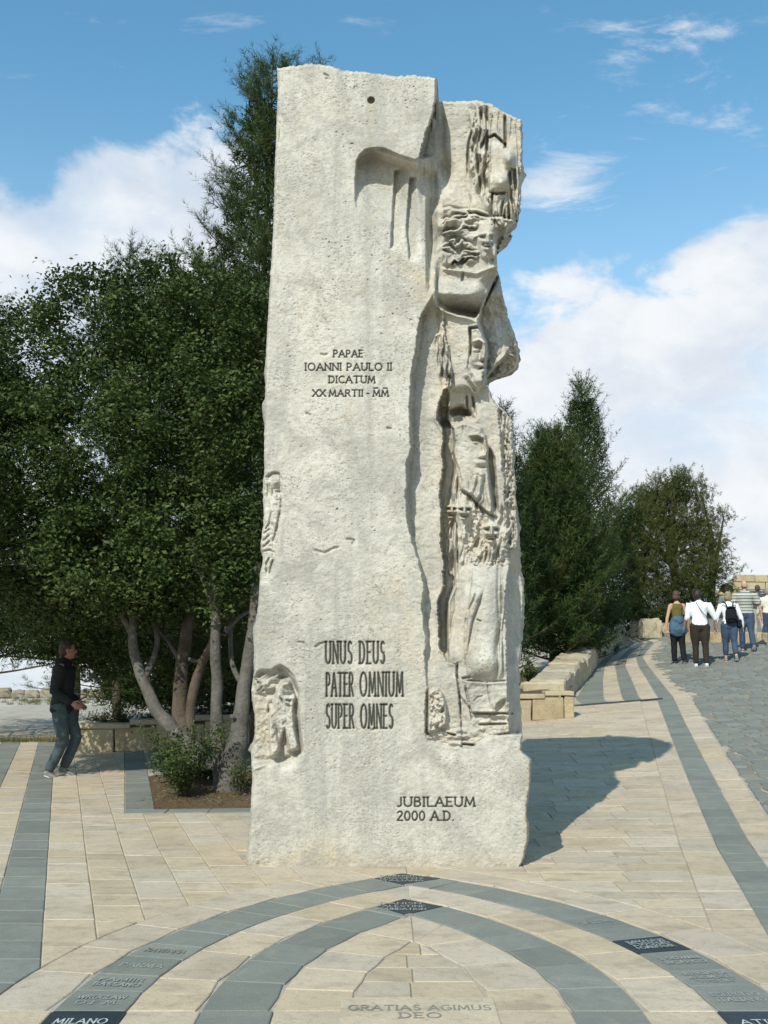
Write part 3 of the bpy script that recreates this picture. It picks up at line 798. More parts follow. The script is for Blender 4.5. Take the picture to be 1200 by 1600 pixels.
# folded garment under the second head; its underside runs back down to the hood
ridge([(690, 420), (720, 424), (745, 427), (775, 415)], 5, .03)
und2 = lmask([(676, 440), (700, 428), (745, 434), (779, 416), (784, 420), (752, 484), (743, 496), (715, 491), (698, 485), (684, 476)], 1.5)
k2 = smooth01((Yg - (446 - 8 * ((Xg - 715) / 35) ** 2 - 16 * smooth01((Xg - 735) / 40))) / 50); D += und2 * (k2 * .30 * (1 - .55 * smooth01((715 - Xg) / 35)))
groove([(724, 424), (722, 440)], 3, .02)
# slab behind, at the right
back = lmask([(752, 484), (780, 420), (830, 420), (830, 600), (757, 600), (761, 540), (748, 504)], 1.2)
D += back * (.34 + .10 * smooth01((540 - Yg) / 60) - .04 * vnoise(16, 16, 3, 61)); 
bunder = lmask([(776, 571), (789, 556), (797, 541), (801, 536), (812, 548), (815, 575), (797, 590), (757, 602), (760, 590)], 1.0)
D += bunder * .25 * smooth01(((Yg - 548) + (Xg - 776) * .25) / 34); D += bunder * vnoise(6, 6, 3, 63) * .03
# hooded head
hood = lmask([(681, 480), (700, 486), (727, 493), (748, 502), (759, 520), (763, 540), (761, 596), (745, 618), (735, 650), (703, 648), (697, 600), (690, 560), (684, 520)], 1.2)
cyl = np.clip(1 - ((Xg - 722) / 46) ** 2, 0, 1) ** .5
D += hood * (.10 - .16 * cyl * smooth01((670 - Yg) / 70)); add(hood * gauss(735, 560, 30, 60), .03)
groove([(734, 562), (736, 539), (734, 513), (748, 511), (754, 520), (758, 533)], 3, .06, .8)
groove([(733, 561), (731, 575), (738, 590)], 2.5, .015)
ridge([(738, 534), (748, 531), (760, 536)], 3.5, .032); D_dep(gauss(746, 543, 8, 4), .032); add(gauss(745, 545.5, 5, 2.6), .024); groove([(739, 550), (745, 551), (751, 549)], 1.8, .014)
add(lmask([(755, 534), (759, 534), (764, 558), (762, 562), (751, 562)], 1.3), .075); D_dep(gauss(757, 565.5, 6, 1.8), .035); add(gauss(741, 561, 7, 9), .03)
add(gauss(751, 570, 9, 3.5), .03); groove([(749, 575.5), (755, 574.5), (762, 575)], 2.2, .036); add(gauss(757, 579.5, 5, 2.4), .024); D_dep(gauss(757, 584, 5, 1.8), .016); add(gauss(749, 593, 14, 11), .065)
ridge([(729, 585), (740, 600), (745, 607)], 3, .02); groove([(726, 590), (738, 606), (743, 612)], 3, .02)
for p_ in ([(729, 618), (731, 644)], [(738, 617), (743, 648)]): groove(p_, 2.6, .04)
D_dep(lmask([(703, 612), (728, 606), (745, 622), (742, 650), (705, 650)], 4), .06)
cave = lmask([(688, 636), (706, 640), (722, 634), (738, 646), (742, 655), (724, 657), (708, 664), (690, 668)], 2.6); D += cave * (.13 + .05 * vnoise(10, 8, 2, 77))
hs = lmask([(679, 522), (695, 524), (704, 560), (706, 606), (693, 606), (686, 570)], 2); strands(hs, 2, 6, .08, 71, 6)
# third head with the long beard
h3 = lmask([(703, 664), (725, 660), (752, 668), (760, 690), (764, 715), (766, 745), (776, 808), (757, 798), (738, 775), (720, 765), (714, 735), (707, 710)], 1.6)
D += h3 * (.06 - .15 * np.clip(1 - ((Xg - (732 + (Yg - 665) * .12)) / 36) ** 2, 0, 1) ** .6)
groove([(724, 661), (723, 680)], 2, .012); groove([(712, 690), (708, 710), (717, 735), (721, 757)], 2.5, .02)
D_dep(gauss(744, 687, 9, 4), .030); groove([(737, 688), (744, 690), (751, 688)], 1.6, .014); ridge([(733, 680), (746, 679), (755, 684)], 4, .035); add(gauss(743, 690, 4.5, 2.5), .025)
ridge([(756, 678), (759, 695), (761, 709)], 5, .06); add(gauss(758, 711, 6, 4.5), .045); D_dep(gauss(753, 717, 7, 2), .03)
add(gauss(752, 722, 12, 6), .025); D_dep(gauss(754, 730, 8, 2), .018); add(gauss(750, 738, 9, 6), .02)
limbcyl([(743, 742), (740, 756), (735, 774)], 4, .022, .8); limbcyl([(754, 736), (751, 756), (744, 780)], 5, .028, .8); limbcyl([(763, 735), (764, 765), (768, 795)], 6, .02, .8); strands(lmask([(722, 745), (762, 745), (770, 800), (735, 772)], 4), -8, 9, .022, 88, 5)
D_dep(lmask([(764, 700), (772, 715), (775, 760), (778, 806), (770, 790), (765, 750), (762, 720)], 2), .10)
groove([(721, 766), (732, 772), (746, 788), (763, 803), (778, 809)], 2.2, .034, .8)
# group of small faces
groove([(716, 745), (714, 775), (715.5, 800), (713.5, 830), (715, 870), (714, 915)], 2.2, .035)
strands(lmask([(697, 770), (760, 775), (795, 800), (796, 880), (716, 880), (700, 840)], 4), 10, 8, .06, 86, 8)
face(706, 797, 10.5, 0, .9, 1.3, 1.3, 1); face(726, 798, 11.5, 0, .9, 1.3, 1.3, 0); face(768, 830, 15, 0, .4, 1.3, 1.3, 0)
curls = lmask([(735, 778), (752, 796), (790, 812), (795, 885), (760, 890), (730, 880), (722, 825), (738, 820)], 3) * (1 - np.clip(gauss(768, 832, 17, 25) * 1.5, 0, 1)) * (1 - np.clip(gauss(726, 798, 13, 18) * 1.5, 0, 1))
D += curls * (vnoise(8, 7, 3, 81, .6, True) * .022); D_dep(gauss(740, 856, 5, 18, 28), .05)
b3 = lmask([(698, 825), (714, 828), (713, 900), (700, 900)], 2); strands(b3, 0, 7, .08, 83, 4); strands(lmask([(717, 830), (736, 832), (736, 870), (718, 870)], 2), 5, 6, .02, 84, 4)
strands(lmask([(755, 852), (785, 852), (782, 885), (760, 885)], 3), 8, 7, .055, 85, 4)
# legs and drapery
bodym = lmask([(714, 880), (790, 885), (790, 1060), (716, 1060)], 6)
D += bodym * (.04 - .10 * np.clip(1 - ((Xg - 755) / 44) ** 2, 0, 1) ** .7)
limbcyl([(742, 915), (733, 940), (724, 965), (716, 1008), (713, 1045)], 15, .07); limbcyl([(768, 880), (762, 935), (755, 985), (757, 1015), (757, 1062)], 29, .10); limbcyl([(791, 880), (793, 950), (788, 1000), (786, 1060)], 8, .05)
groove([(744, 926), (740, 937), (733, 952), (729, 972), (728, 1004)], 3, .028); D_dep(gauss(779, 1000, 4, 26, 8), .035); D_dep(gauss(777, 1046, 4, 16, 14), .035); groove([(715, 1036), (713.5, 1052), (718, 1088), (720, 1118)], 2.4, .032)
groove([(745, 968), (752, 971)], 2, .02); groove([(722, 1060), (735, 1058)], 3, .03)
for sx_ in (780, 786): groove([(sx_, 870), (sx_ - 2, 930), (sx_, 965)], 4, .015)
add(gauss(760, 1030, 22, 26), .02)
# right flank column in grey light: turned away
flank = stepm(Xg - np.interp(Yg[:, 0], [600, 640, 800, 880, 940, 1000, 1060, 1140], [772, 779, 792, 796, 790, 792, 794, 796])[:, None] + jag * 1.6, 5) * smooth01((Yg - 610) / 20) * above
D += flank * (.05 + .22 * smooth01((Xg - 788) / 26) * smooth01((Yg - 840) / 60))
rim = lmask([(779, 640), (806, 640), (812, 700), (806, 860), (790, 860), (788, 740)], 3); D += rim * vnoise(9, 24, 3, 91, .6, True) * .06
# the open book and stones below it
bk = lmask([(727, 1065), (792, 1065), (793, 1114), (738, 1114), (734, 1101)], .8); add(bk, .035)
groove([(727, 1063), (760, 1066), (792, 1064)], 2, .035); groove([(761, 1065), (766, 1098), (774, 1113)], 1.8, .015); groove([(727, 1072), (734, 1101), (738, 1127)], 2.2, .03)
groove([(716, 1085), (728, 1100), (735, 1108)], 2, .02); groove([(740, 1096), (747, 1089), (755, 1088)], 1.8, .012); D += bk * vnoise(7, 6, 2, 95) * .005
D_dep(lmask([(778, 1100), (790, 1092), (792, 1114), (774, 1114)], 2), .05)
groove([(738, 1114), (790, 1115), (802, 1115)], 2.2, .045, .7); groove([(748, 1132), (793, 1131)], 2.2, .045, .7); groove([(770, 1150), (795, 1146)], 2.5, .04)
st_ = lmask([(738, 1115), (795, 1115), (797, 1148), (745, 1150), (738, 1135)], 2); D += st_ * vnoise(14, 9, 3, 96) * .022; D_dep(gauss(780, 1123, 12, 4), .03)
# rough lump and rubble at the foot of the recess
lump = lmask([(670, 1080), (684, 1076), (692, 1084), (698, 1104), (698, 1128), (690, 1137), (670, 1146)], 1.5)
D += lump * (-.06 + vnoise(9, 9, 3, 97, .6) * .05); groove([(668, 1078), (667, 1145), (674, 1152)], 3, .05)
rub = lmask([(672, 1140), (715, 1138), (745, 1150), (740, 1168), (706, 1165), (668, 1154)], 2); D += rub * vnoise(20, 6, 3, 98) * .03; groove([(698, 1145), (712, 1149)], 2.2, .05); groove([(722, 1163), (741, 1164)], 2.4, .06)
# the two small figures on the left
rA = lmask([(411, 748), (418, 742), (433, 738), (440, 748), (441, 790), (434, 830), (428, 890), (418, 912), (404, 912), (408, 850)], 2.2)
D += rA * .030
add(gauss(431, 752, 7, 8), .035); strands(lmask([(413, 750), (427, 752), (426, 800), (415, 800)], 2), -3, 5, .03, 101, 3)
add(lmask([(430, 769), (440, 772), (437, 800), (433, 830), (424, 815), (424, 790)], 1.5), .03)
for p_ in ([(415, 746), (427, 739), (436, 740), (440, 750)], [(430, 768), (439, 769)], [(421, 826), (411, 835)], [(421, 836), (410, 846)], [(422, 845), (410, 856)], [(411, 862), (421, 859), (430, 864)],
           [(421, 871), (416, 881), (417, 896)], [(427, 874), (424, 884), (421, 897)], [(431, 832), (427, 845), (434, 820)], [(424, 800), (421, 818), (414, 828)], [(437, 800), (432, 826)]): groove(p_, 2.3, .024)
D += rA * vnoise(7, 6, 3, 105, .6, True) * .008
rB = lmask([(394, 1060), (407, 1050), (427, 1048), (438, 1041), (449, 1048), (458, 1059), (465, 1078), (467, 1130), (472, 1175), (450, 1188), (425, 1192), (390, 1195), (388, 1120)], 2.5)
D += rB * .095
add(lmask([(432, 1077), (440, 1066), (452, 1066), (463, 1088), (458, 1104), (461, 1137), (466, 1162), (468, 1172), (453, 1174), (447, 1151), (445, 1137), (439, 1160), (432, 1182), (423, 1183), (420, 1158), (419, 1117), (428, 1107)], 1.8), .105)
add(gauss(447, 1068, 8, 7), .03); hb = lmask([(398, 1058), (420, 1050), (436, 1047), (438, 1062), (430, 1076), (414, 1086), (400, 1080)], 2.5); add(hb, .04); strands(hb, 68, 6, .03, 111, 5)
D_dep(gauss(421, 1081, 9, 6), .04); D_dep(gauss(440, 1058, 10, 3), .04); D_dep(gauss(452, 1085, 7, 4), .03); D_dep(gauss(455, 1098, 5, 6), .03); D_dep(gauss(436, 1150, 4, 16, -12), .05)
for p_ in ([(398, 1060), (408, 1072), (413, 1082)], [(426, 1046), (438, 1040), (450, 1047), (459, 1058)], [(446, 1094), (455, 1095)], [(438, 1090), (444, 1100), (456, 1105)], [(420, 1100), (419, 1140), (422, 1180)]): groove(p_, 2.4, .03)
D += rB * (vnoise(8, 8, 3, 115, .6) * .014)
D_dep(lmask([(432, 1184), (455, 1178), (470, 1180), (460, 1198), (436, 1202)], 3), .035)
ridge([(395, 1203), (412, 1196), (430, 1186), (450, 1180), (466, 1178)], 4, .02)
# cracks and scars on the slab
for p_ in ([(490, 859), (499, 862), (507, 864), (521, 857), (531, 855)], [(540, 842), (553, 844), (551, 851)], [(500, 553), (507, 555), (512, 553)], [(492, 1012), (500, 1006), (508, 1004)], [(578, 1141), (588, 1141)],
           [(464, 1003), (475, 1005), (480, 1013)], [(505, 115), (512, 119), (515, 125), (508, 122)], [(437, 190), (438, 205), (436, 225)], [(668, 436), (672, 446), (670, 455)], [(478, 645), (486, 650)], [(604, 669), (612, 670)]):
    groove(p_, 2.6, .022, .7)
# cut the relief crisper than it was blocked out
def crisp(m, r_, k, lim=.09):
    global D
    ys_, xs_ = np.nonzero(m > .02); q = int(3 * r_) + 2; a0, a1, b0, b1 = max(xs_.min() - q, 0), xs_.max() + q, max(ys_.min() - q, 0), ys_.max() + q
    W_ = D[b0:b1, a0:a1]; D[b0:b1, a0:a1] = W_ + m[b0:b1, a0:a1] * np.clip(k * (W_ - blur(W_, r_)), -lim, lim)
relief = np.clip(stepm(Xg - e1 - 3, 6) * above, 0, 1) * (1 - ni)
crisp(relief * smooth01((Yg - 160) / 20), 7, .30, .05); crisp(relief * smooth01((Yg - 160) / 20), 2.0, .6, .012)
crisp(np.clip(rA + rB, 0, 1), 5, .45, .03)
calm(stepm(Xg - 675, 3) * stepm(692 - Xg, 3) * smooth01((Yg - 182) / 8) * smooth01((440 - Yg) / 20), 3.5)
# open-pored travertine surface
rs = np.random.RandomState(5); pits = np.zeros((HH, WW), np.float32)
for _ in range(6500):
    x_, y_ = rs.randint(4, WW - 6), rs.randint(4, HH - 6); w_ = 1 if rs.rand() < .7 else 2; l_ = rs.randint(1, 4)
    pits[y_:y_ + w_, x_:x_ + l_] += rs.uniform(.3, 1.2) * (1.6 if rs.rand() < .06 else .8)
clus = smooth01((vnoise(70, 60, 3, 121) + .25) * 1.4)
D += pits * (.12 + 1.25 * clus) * .008 + vnoise(6, 4, 2, 122) * .0026 + vnoise(2.4, 2, 1, 123) * .0010
broken = np.clip(right1 * above, 0, 1)
D += broken * vnoise(11, 9, 3, 124) * .007

# inscriptions, cut into the face
letter_shade = np.zeros((HH, WW), np.float32)  # shade of the letter grooves, put into the stone colour as a dark tone
def carve(s, x0, x1, ytop, ybase, wd=1.5, dep=.010, shade_k=1.0, serif=True, gap=1.2, space=2.6):
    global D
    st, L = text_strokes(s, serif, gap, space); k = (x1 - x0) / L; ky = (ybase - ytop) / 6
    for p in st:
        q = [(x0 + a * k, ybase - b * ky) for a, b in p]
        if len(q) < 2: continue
        sl_, d_, _ = dline(q); m = np.clip(1.25 - d_ / wd, 0, 1); D[sl_] += np.clip(dep * m - 0, 0, None) * (1 - np.clip(letter_shade[sl_], 0, 1) * .9)
        letter_shade[sl_] = np.maximum(letter_shade[sl_], m * shade_k)
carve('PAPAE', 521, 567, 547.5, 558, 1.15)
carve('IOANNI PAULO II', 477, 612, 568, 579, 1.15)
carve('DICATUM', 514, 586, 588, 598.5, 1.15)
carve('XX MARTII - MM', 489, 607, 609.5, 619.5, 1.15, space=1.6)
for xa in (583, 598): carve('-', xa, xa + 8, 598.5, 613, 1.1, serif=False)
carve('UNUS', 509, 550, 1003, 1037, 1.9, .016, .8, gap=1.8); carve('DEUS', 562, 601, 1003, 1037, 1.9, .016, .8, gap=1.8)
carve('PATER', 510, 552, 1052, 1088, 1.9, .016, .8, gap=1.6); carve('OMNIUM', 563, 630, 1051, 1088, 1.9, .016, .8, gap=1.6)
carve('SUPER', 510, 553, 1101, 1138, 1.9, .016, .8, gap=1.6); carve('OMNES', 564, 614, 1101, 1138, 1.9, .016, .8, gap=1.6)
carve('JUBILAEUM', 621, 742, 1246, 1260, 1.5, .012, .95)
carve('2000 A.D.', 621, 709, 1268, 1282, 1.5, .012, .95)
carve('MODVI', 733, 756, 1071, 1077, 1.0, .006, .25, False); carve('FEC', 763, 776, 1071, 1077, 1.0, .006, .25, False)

# pigment maps: tan weathering on broken stone and along the foot, dark lichen blotches, darker tone in the drill hole, pits and small figures
tan = np.clip(.55 * right1 * above * smooth01((vnoise(34, 40, 3, 131) + .3)) + .7 * lmask([(600, 395), (640, 412), (672, 432), (675, 470), (655, 480), (640, 430)], 5)
              + .6 * lmask([(580, 900), (655, 880), (665, 1100), (600, 1060)], 22) * smooth01(vnoise(20, 30, 3, 132) + .45) + .8 * gauss(500, 1330, 40, 22) + .5 * smooth01((Yg - 1322) / 30)
              + .7 * gauss(580, 170, 5, 16) + .5 * gauss(580, 205, 6, 22) + .35 * smooth01(vnoise(45, 60, 4, 133) - .1)
              + .6 * lmask([(390, 1060), (430, 1110), (425, 1190), (385, 1210)], 6) + .5 * lmask([(590, 236), (648, 252), (646, 270), (585, 256)], 2)
              + .8 * smooth01((Xg - 815) / 8) * smooth01((Yg - 1190) / 20), 0, 1)
lich_dark = np.clip(.8 * smooth01(vnoise(20, 60, 4, 141) * 1.6 - .35) + .8 * hole + .4 * pits * clus + .75 * smooth01((Yg - 1325) / 28) * smooth01(vnoise(26, 12, 3, 143) + .55) + 1.0 * rA * smooth01(vnoise(6, 12, 2, 142) + .2) * .6 + .5 * hb, 0, 1)

def samp(A, x, y):
    fx = np.clip(x - PX0, 0, WW - 1.001); fy = np.clip(y - PY0, 0, HH - 1.001); ix, iy = fx.astype(int), fy.astype(int); tx, ty = fx - ix, fy - iy
    return (A[iy, ix] * (1 - tx) + A[iy, ix + 1] * tx) * (1 - ty) + (A[iy + 1, ix] * (1 - tx) + A[iy + 1, ix + 1] * tx) * ty
LEFT = [(433, 106), (434, 143), (432, 200), (429, 260), (428, 331), (425, 393), (420, 470), (416, 540), (414, 600), (413, 660), (413, 720), (413, 735), (411, 752), (413, 790), (411, 826), (407, 850), (411, 866), (410, 880),
        (406, 897), (405, 920), (401, 970), (397, 1005), (396, 1055), (393, 1078), (394, 1096), (398, 1117), (398, 1137), (397, 1160), (392, 1175), (393, 1192), (394, 1220), (392, 1265), (389, 1310), (384, 1350), (385, 1358)]
RIGHT = [(816, 100), (816, 190), (817, 218), (815, 277), (813, 326), (808, 346), (792, 364), (779, 373), (776, 380), (777, 405), (777, 420), (784, 450), (787, 468), (794, 495), (804, 522), (809, 540), (812, 556), (807, 575), (796, 583), (770, 591), (762, 596),
         (762, 601), (770, 622), (778, 634), (788, 640), (800, 658), (802, 686), (807, 702), (804, 728), (806, 759), (807, 805), (811, 842), (809, 860), (814, 893), (818, 915), (818, 945), (815, 985), (816, 1010), (811, 1040), (811, 1070),
         (813, 1095), (815, 1130), (817, 1146), (816, 1158), (814, 1172), (820, 1178), (831, 1187), (829, 1228), (823, 1265), (827, 1293), (825, 1314), (820, 1340), (812, 1356)]
TOP = [(425, 107), (435, 106), (450, 104), (470, 102), (487, 100), (502, 101), (517, 103), (533, 109), (550, 111.5), (567, 112), (600, 117), (621, 120), (642, 117), (665, 120), (683.5, 121.5), (685.5, 158), (710, 158.5), (745, 157), (769, 163), (785, 174), (800, 181), (818, 189)]
NU, NV = 452, 1262
rsj = np.random.RandomState(9)
def edgef(pts, amp, sd):
    p = sorted(pts, key=lambda q: q[1]); r_ = np.random.RandomState(sd); yy = np.arange(90, 1372); xx = np.interp(yy, [q[1] for q in p], [q[0] for q in p])
    n_ = np.convolve(r_.normal(0, 1, len(yy)), np.ones(5) / 5, 'same') * amp + np.convolve(r_.normal(0, 1, len(yy)), np.ones(17) / 17, 'same') * amp * 1.6
    return yy, xx + n_
yl, xl_ = edgef(LEFT, .5, 1); yr, xr_ = edgef(RIGHT, 1.0, 2)
u = np.linspace(0, 1, NU)[None, :]; vv_ = np.linspace(0, 1, NV)[:, None]
P0 = 100 + 1258 * vv_; px_ = 433 + 250 * u + 0 * vv_; py_ = P0 + 0 * u
ty = np.array([q[1] for q in TOP], float); txx = np.arange(425, 820); tyy = np.interp(txx, [q[0] for q in TOP], ty) + np.convolve(rsj.normal(0, 1, len(txx)), np.ones(4) / 4, 'same') * 1.2
for _ in range(6):
    xl = np.interp(py_, yl, xl_); xr = np.interp(py_, yr, xr_); px_ = xl + (xr - xl) * u
    py_ = P0 + (np.interp(px_, txx, tyy) - 100) * (1 - vv_) ** 8
Ds = samp(D, px_, py_); LETTER_SHADE = samp(letter_shade, px_, py_); TAN = samp(tan, px_, py_); LI = samp(lich_dark, px_, py_)
# round the arrises: surface falls back at the outline
el_ = px_ - xl; er_ = xr - px_; et_ = py_ - np.interp(px_, txx, tyy)
rl = 5 + 3 * samp(vnoise(20, 30, 2, 151), px_, py_); rr2 = 3.5 + 2.5 * samp(vnoise(20, 20, 2, 152), px_, py_)
Ds = Ds + .06 * (1 - np.clip(el_ / rl, 0, 1)) ** 2.2 + .07 * (1 - np.clip(er_ / rr2, 0, 1)) ** 2.2 + .07 * (1 - np.clip(et_ / 3.5, 0, 1)) ** 2.2
YF = 8.12
a_ = (px_ - 600) / F; b_ = (800 - py_) / F
dy_ = math.cos(PITCH) - b_ * math.sin(PITCH); dz_ = math.sin(PITCH) + b_ * math.cos(PITCH)
Yw = YF + Ds; t_ = Yw / dy_; Xw = a_ * t_; Zw = EYE + dz_ * t_
front = np.stack([Xw, Yw, Zw], -1)
# flanks and back: columns running back from the outline, then across
BACK = 9.22; NB = 14
def flank_cols(edge, sgn, n_):
    out = []
    for i in range(1, n_ + 1):
        s_ = i / n_; c_ = edge.copy(); c_[:, 1] = edge[:, 1] + (BACK - edge[:, 1]) * s_
        nz = np.interp(np.arange(NV), np.arange(0, NV + 40, 40), np.random.RandomState(200 + i + (sgn > 0) * 50).normal(0, .022, len(np.arange(0, NV + 40, 40))))
        nz += np.interp(np.arange(NV), np.arange(0, NV + 9, 9), np.random.RandomState(300 + i + (sgn > 0) * 50).normal(0, .008, len(np.arange(0, NV + 9, 9))))
        c_[:, 0] += sgn * (nz * math.sin(math.pi * min(1, s_ + .1)) - .10 * s_ * s_); out.append(c_)
    return out
Rc = flank_cols(front[:, -1].copy(), 1, NB); Lc = flank_cols(front[:, 0].copy(), -1, NB)
bk_ = []
for i in range(1, 10):
    s_ = i / 10; c_ = Rc[-1] * (1 - s_) + Lc[-1] * s_; c_[:, 1] += .1 * math.sin(math.pi * s_) + np.interp(np.arange(NV), np.arange(0, NV + 30, 30), np.random.RandomState(400 + i).normal(0, .02, len(np.arange(0, NV + 30, 30)))); bk_.append(c_)
cols = np.concatenate([front] + [c[:, None] for c in Rc] + [c[:, None] for c in bk_] + [c[:, None] for c in Lc[::-1]], 1)
cols[-1, :, 2] = -.05
NC = cols.shape[1]; ext = NC - NU
pad = lambda A: np.concatenate([A, np.repeat(A[:, -1:], ext // 2, 1), np.repeat(A[:, :1], ext - ext // 2, 1)], 1)
idx = np.arange(NV * NC).reshape(NV, NC); nxt = np.roll(idx, -1, 1)
fq = np.stack([idx[1:], nxt[1:], nxt[:-1], idx[:-1]], -1).reshape(-1, 4)
# cap: bridge the top row back to the rear row, front columns to matching points
vtx = cols.reshape(-1, 3); capn = 5; topf = cols[0, :NU]; rear = np.stack([np.interp(np.linspace(0, 1, NU), np.linspace(0, 1, 11), np.concatenate([[Lc[-1][0, k]], [b[0, k] for b in bk_[::-1]], [Rc[-1][0, k]]])) for k in range(3)], -1)
rear[:, 2] = topf[:, 2] - .05; rear[0] = Lc[-1][0]; rear[-1] = Rc[-1][0]
cap = [topf]
for i in range(1, capn + 1):
    s_ = i / capn; r_ = topf * (1 - s_) + rear * s_; r_[:, 0] = topf[:, 0] * (1 - s_) + rear[:, 0] * s_
    r_[1:-1, 2] += np.random.RandomState(500 + i).normal(0, .004, NU - 2) - .02 * math.sin(math.pi * s_); cap.append(r_)
cap = np.stack(cap); ci = np.arange(cap.shape[0] * NU).reshape(cap.shape[0], NU) + len(vtx)
fc = np.stack([ci[:-1, :-1], ci[:-1, 1:], ci[1:, 1:], ci[1:, :-1]], -1).reshape(-1, 4)
vtx = np.concatenate([vtx, cap.reshape(-1, 3)]); nz0 = np.zeros(cap.shape[0] * NU)
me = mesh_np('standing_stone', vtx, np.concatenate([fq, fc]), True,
             {'letter_shade': np.concatenate([pad(LETTER_SHADE).ravel(), nz0]), 'tan': np.concatenate([pad(TAN).ravel(), nz0 + .4]), 'lich_dark': np.concatenate([pad(LI).ravel(), nz0 + .3])})
def monument_mat():
    m, t, b = new_mat('monument_limestone', .92, .15)
    g = t.nodes.new('ShaderNodeNewGeometry'); P = g.outputs['Position']
    at_ = {}
    for nm in ('letter_shade', 'tan', 'lich_dark'):
        n = t.nodes.new('ShaderNodeAttribute'); n.attribute_name = nm; at_[nm] = n.outputs['Fac']
    col = mixc(t, ssn(t, noisen(t, P, 1.4, 5, .6, .4), .32, .68), (.56, .525, .445), (.455, .43, .365))
    col = mixc(t, ssn(t, noisen(t, P, 6, 5, .65), .5, .75, 0, .5), col, (.52, .495, .435))
    st = t.nodes.new('ShaderNodeMapping'); st.inputs['Scale'].default_value = (5, 5, .45); t.links.new(P, st.inputs[0])
    col = mixc(t, ssn(t, noisen(t, st.outputs[0], 1.0, 7, .65, .5), .46, .70, 0, .6), col, (.30, .295, .255))
    col = mixc(t, mathn(t, 'MULTIPLY', at_['tan'], ssn(t, noisen(t, P, 9, 5, .7), .2, .7, .1, .8)), col, (.50, .39, .235))
    fm = t.nodes.new('ShaderNodeMapping'); fm.inputs['Scale'].default_value = (1, 1, 1.9); t.links.new(P, fm.inputs[0])
    sp = mathn(t, 'MULTIPLY', ssn(t, noisen(t, fm.outputs[0], 48, 3, .7), .555, .66, 0, .9), ssn(t, noisen(t, P, 2.2, 4, .6), .42, .62, .3, 1))
    col = mixc(t, sp, col, (.21, .185, .14))
    col = mixc(t, ssn(t, noisen(t, P, 15, 7, .78), .47, .68, 0, .55), col, (.30, .275, .215))
    col = mixc(t, ssn(t, noisen(t, P, 4.6, 6, .7, 1.0), .58, .7, 0, .5), col, (.46, .385, .27))
    col = mixc(t, ssn(t, noisen(t, P, 2.3, 8, .78, .6), .46, .62, 0, .7), col, (.33, .312, .265))
    col = mixc(t, mathn(t, 'MULTIPLY', at_['lich_dark'], ssn(t, noisen(t, P, 26, 5, .7), .38, .66, .05, .62)), col, (.215, .205, .165))
    col = mixc(t, mathn(t, 'MULTIPLY', ssn(t, at_['letter_shade'], .08, .7), .94), col, (.038, .040, .032))  # painted shade inside the carved letters
    t.links.new(col, b.inputs['Base Color'])
    h = mathn(t, 'SUBTRACT', mathn(t, 'ADD', noisen(t, P, 80, 4, .65), mathn(t, 'MULTIPLY', noisen(t, P, 18, 5, .6), .7)), mathn(t, 'MULTIPLY', sp, .9))
    bump(t, b, h, .55, .007)
    return m
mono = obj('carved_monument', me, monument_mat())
tag(mono, 'tall pale limestone slab with carved bearded faces and Latin inscriptions standing on the plaza', 'monument')

# ------------------------------------------------------------------ masonry
def rough_block(name, l, w_, h, amp=.012, cuts=2, bev=.02):
    bm = bmesh.new(); bmesh.ops.create_cube(bm, size=1)
    for v_ in bm.verts: v_.co = Vector((v_.co.x * l, v_.co.y * w_, (v_.co.z + .5) * h))
    bmesh.ops.bevel(bm, geom=bm.edges[:], offset=bev, segments=1, affect='EDGES')
    if cuts: bmesh.ops.subdivide_edges(bm, edges=[e for e in bm.edges if e.calc_length() > .12], cuts=cuts, use_grid_fill=True)
    o_ = Vector((random.random() * 50, random.random() * 50, 0))
    for v_ in bm.verts:
        if v_.co.z > .001 or True: v_.co += Vector((mnoise.noise(v_.co * 5 + o_), mnoise.noise(v_.co * 5 + o_ + Vector((9, 0, 0))), mnoise.noise(v_.co * 5 + o_ + Vector((0, 9, 0))))) * amp * 2
    return bm_mesh(bm, name)
def wall_run(root, p0, p1, h, blk_l, wdt, mat, capmat=None, cap_h=.07, cap_over=.03, zoff=0, rows=1, amp=.01, cap_l=1.0):
    """courses of blocks from p0 to p1 (x,y), built in the root's local space"""
    p0, p1 = Vector(p0), Vector(p1); L = (p1 - p0).length; dr = (p1 - p0) / L; ang = math.atan2(dr.y, dr.x)
    for r_ in range(rows):
        s = 0 if r_ % 2 == 0 else -blk_l / 2; hh = h / rows
        while s < L - .02:
            l_ = blk_l * random.uniform(.8, 1.2); a = max(s, 0); b = min(s + l_, L)
            if L - b < .15: b = L
            if b - a > .05:
                c_ = p0 + dr * ((a + b) / 2)
                o = obj('stone_block', rough_block('stone_block', b - a - .012, wdt, hh - .01, amp, 2, .015), mat, root, None, (c_.x, c_.y, gz(c_.x, c_.y) - .02 + zoff + r_ * hh)); o.rotation_euler.z = ang
            s = b if b == L else s + l_
    if capmat:
        s = 0
        while s < L - .02:
            b = min(s + cap_l * random.uniform(.85, 1.15), L)
            if L - b < .2: b = L
            c_ = p0 + dr * ((s + b) / 2)
            o = obj('capstone', rough_block('capstone', b - s - .008, wdt + cap_over * 2, cap_h, .004, 2, .012), capmat, root, None, (c_.x, c_.y, gz(c_.x, c_.y) - .02 + zoff + h + .002)); o.rotation_euler.z = ang
            s = b
pl = empty('planter_wall'); tag(pl, 'low yellow stone planter wall with a flat cap behind the leaning tree trunks', 'planter wall')
wall_run(pl, (-5.0, 17.3), (-.6, 17.3), .40, .68, .32, M_yellow, M_cap, .08)
wall_run(pl, (-4.85, 17.5), (-4.85, 19.4), .40, .68, .30, M_yellow, M_cap, .08)
bw = empty('planter_wall'); tag(bw, 'low capped stone wall ending just right of the monument, beside the plaza', 'planter wall')
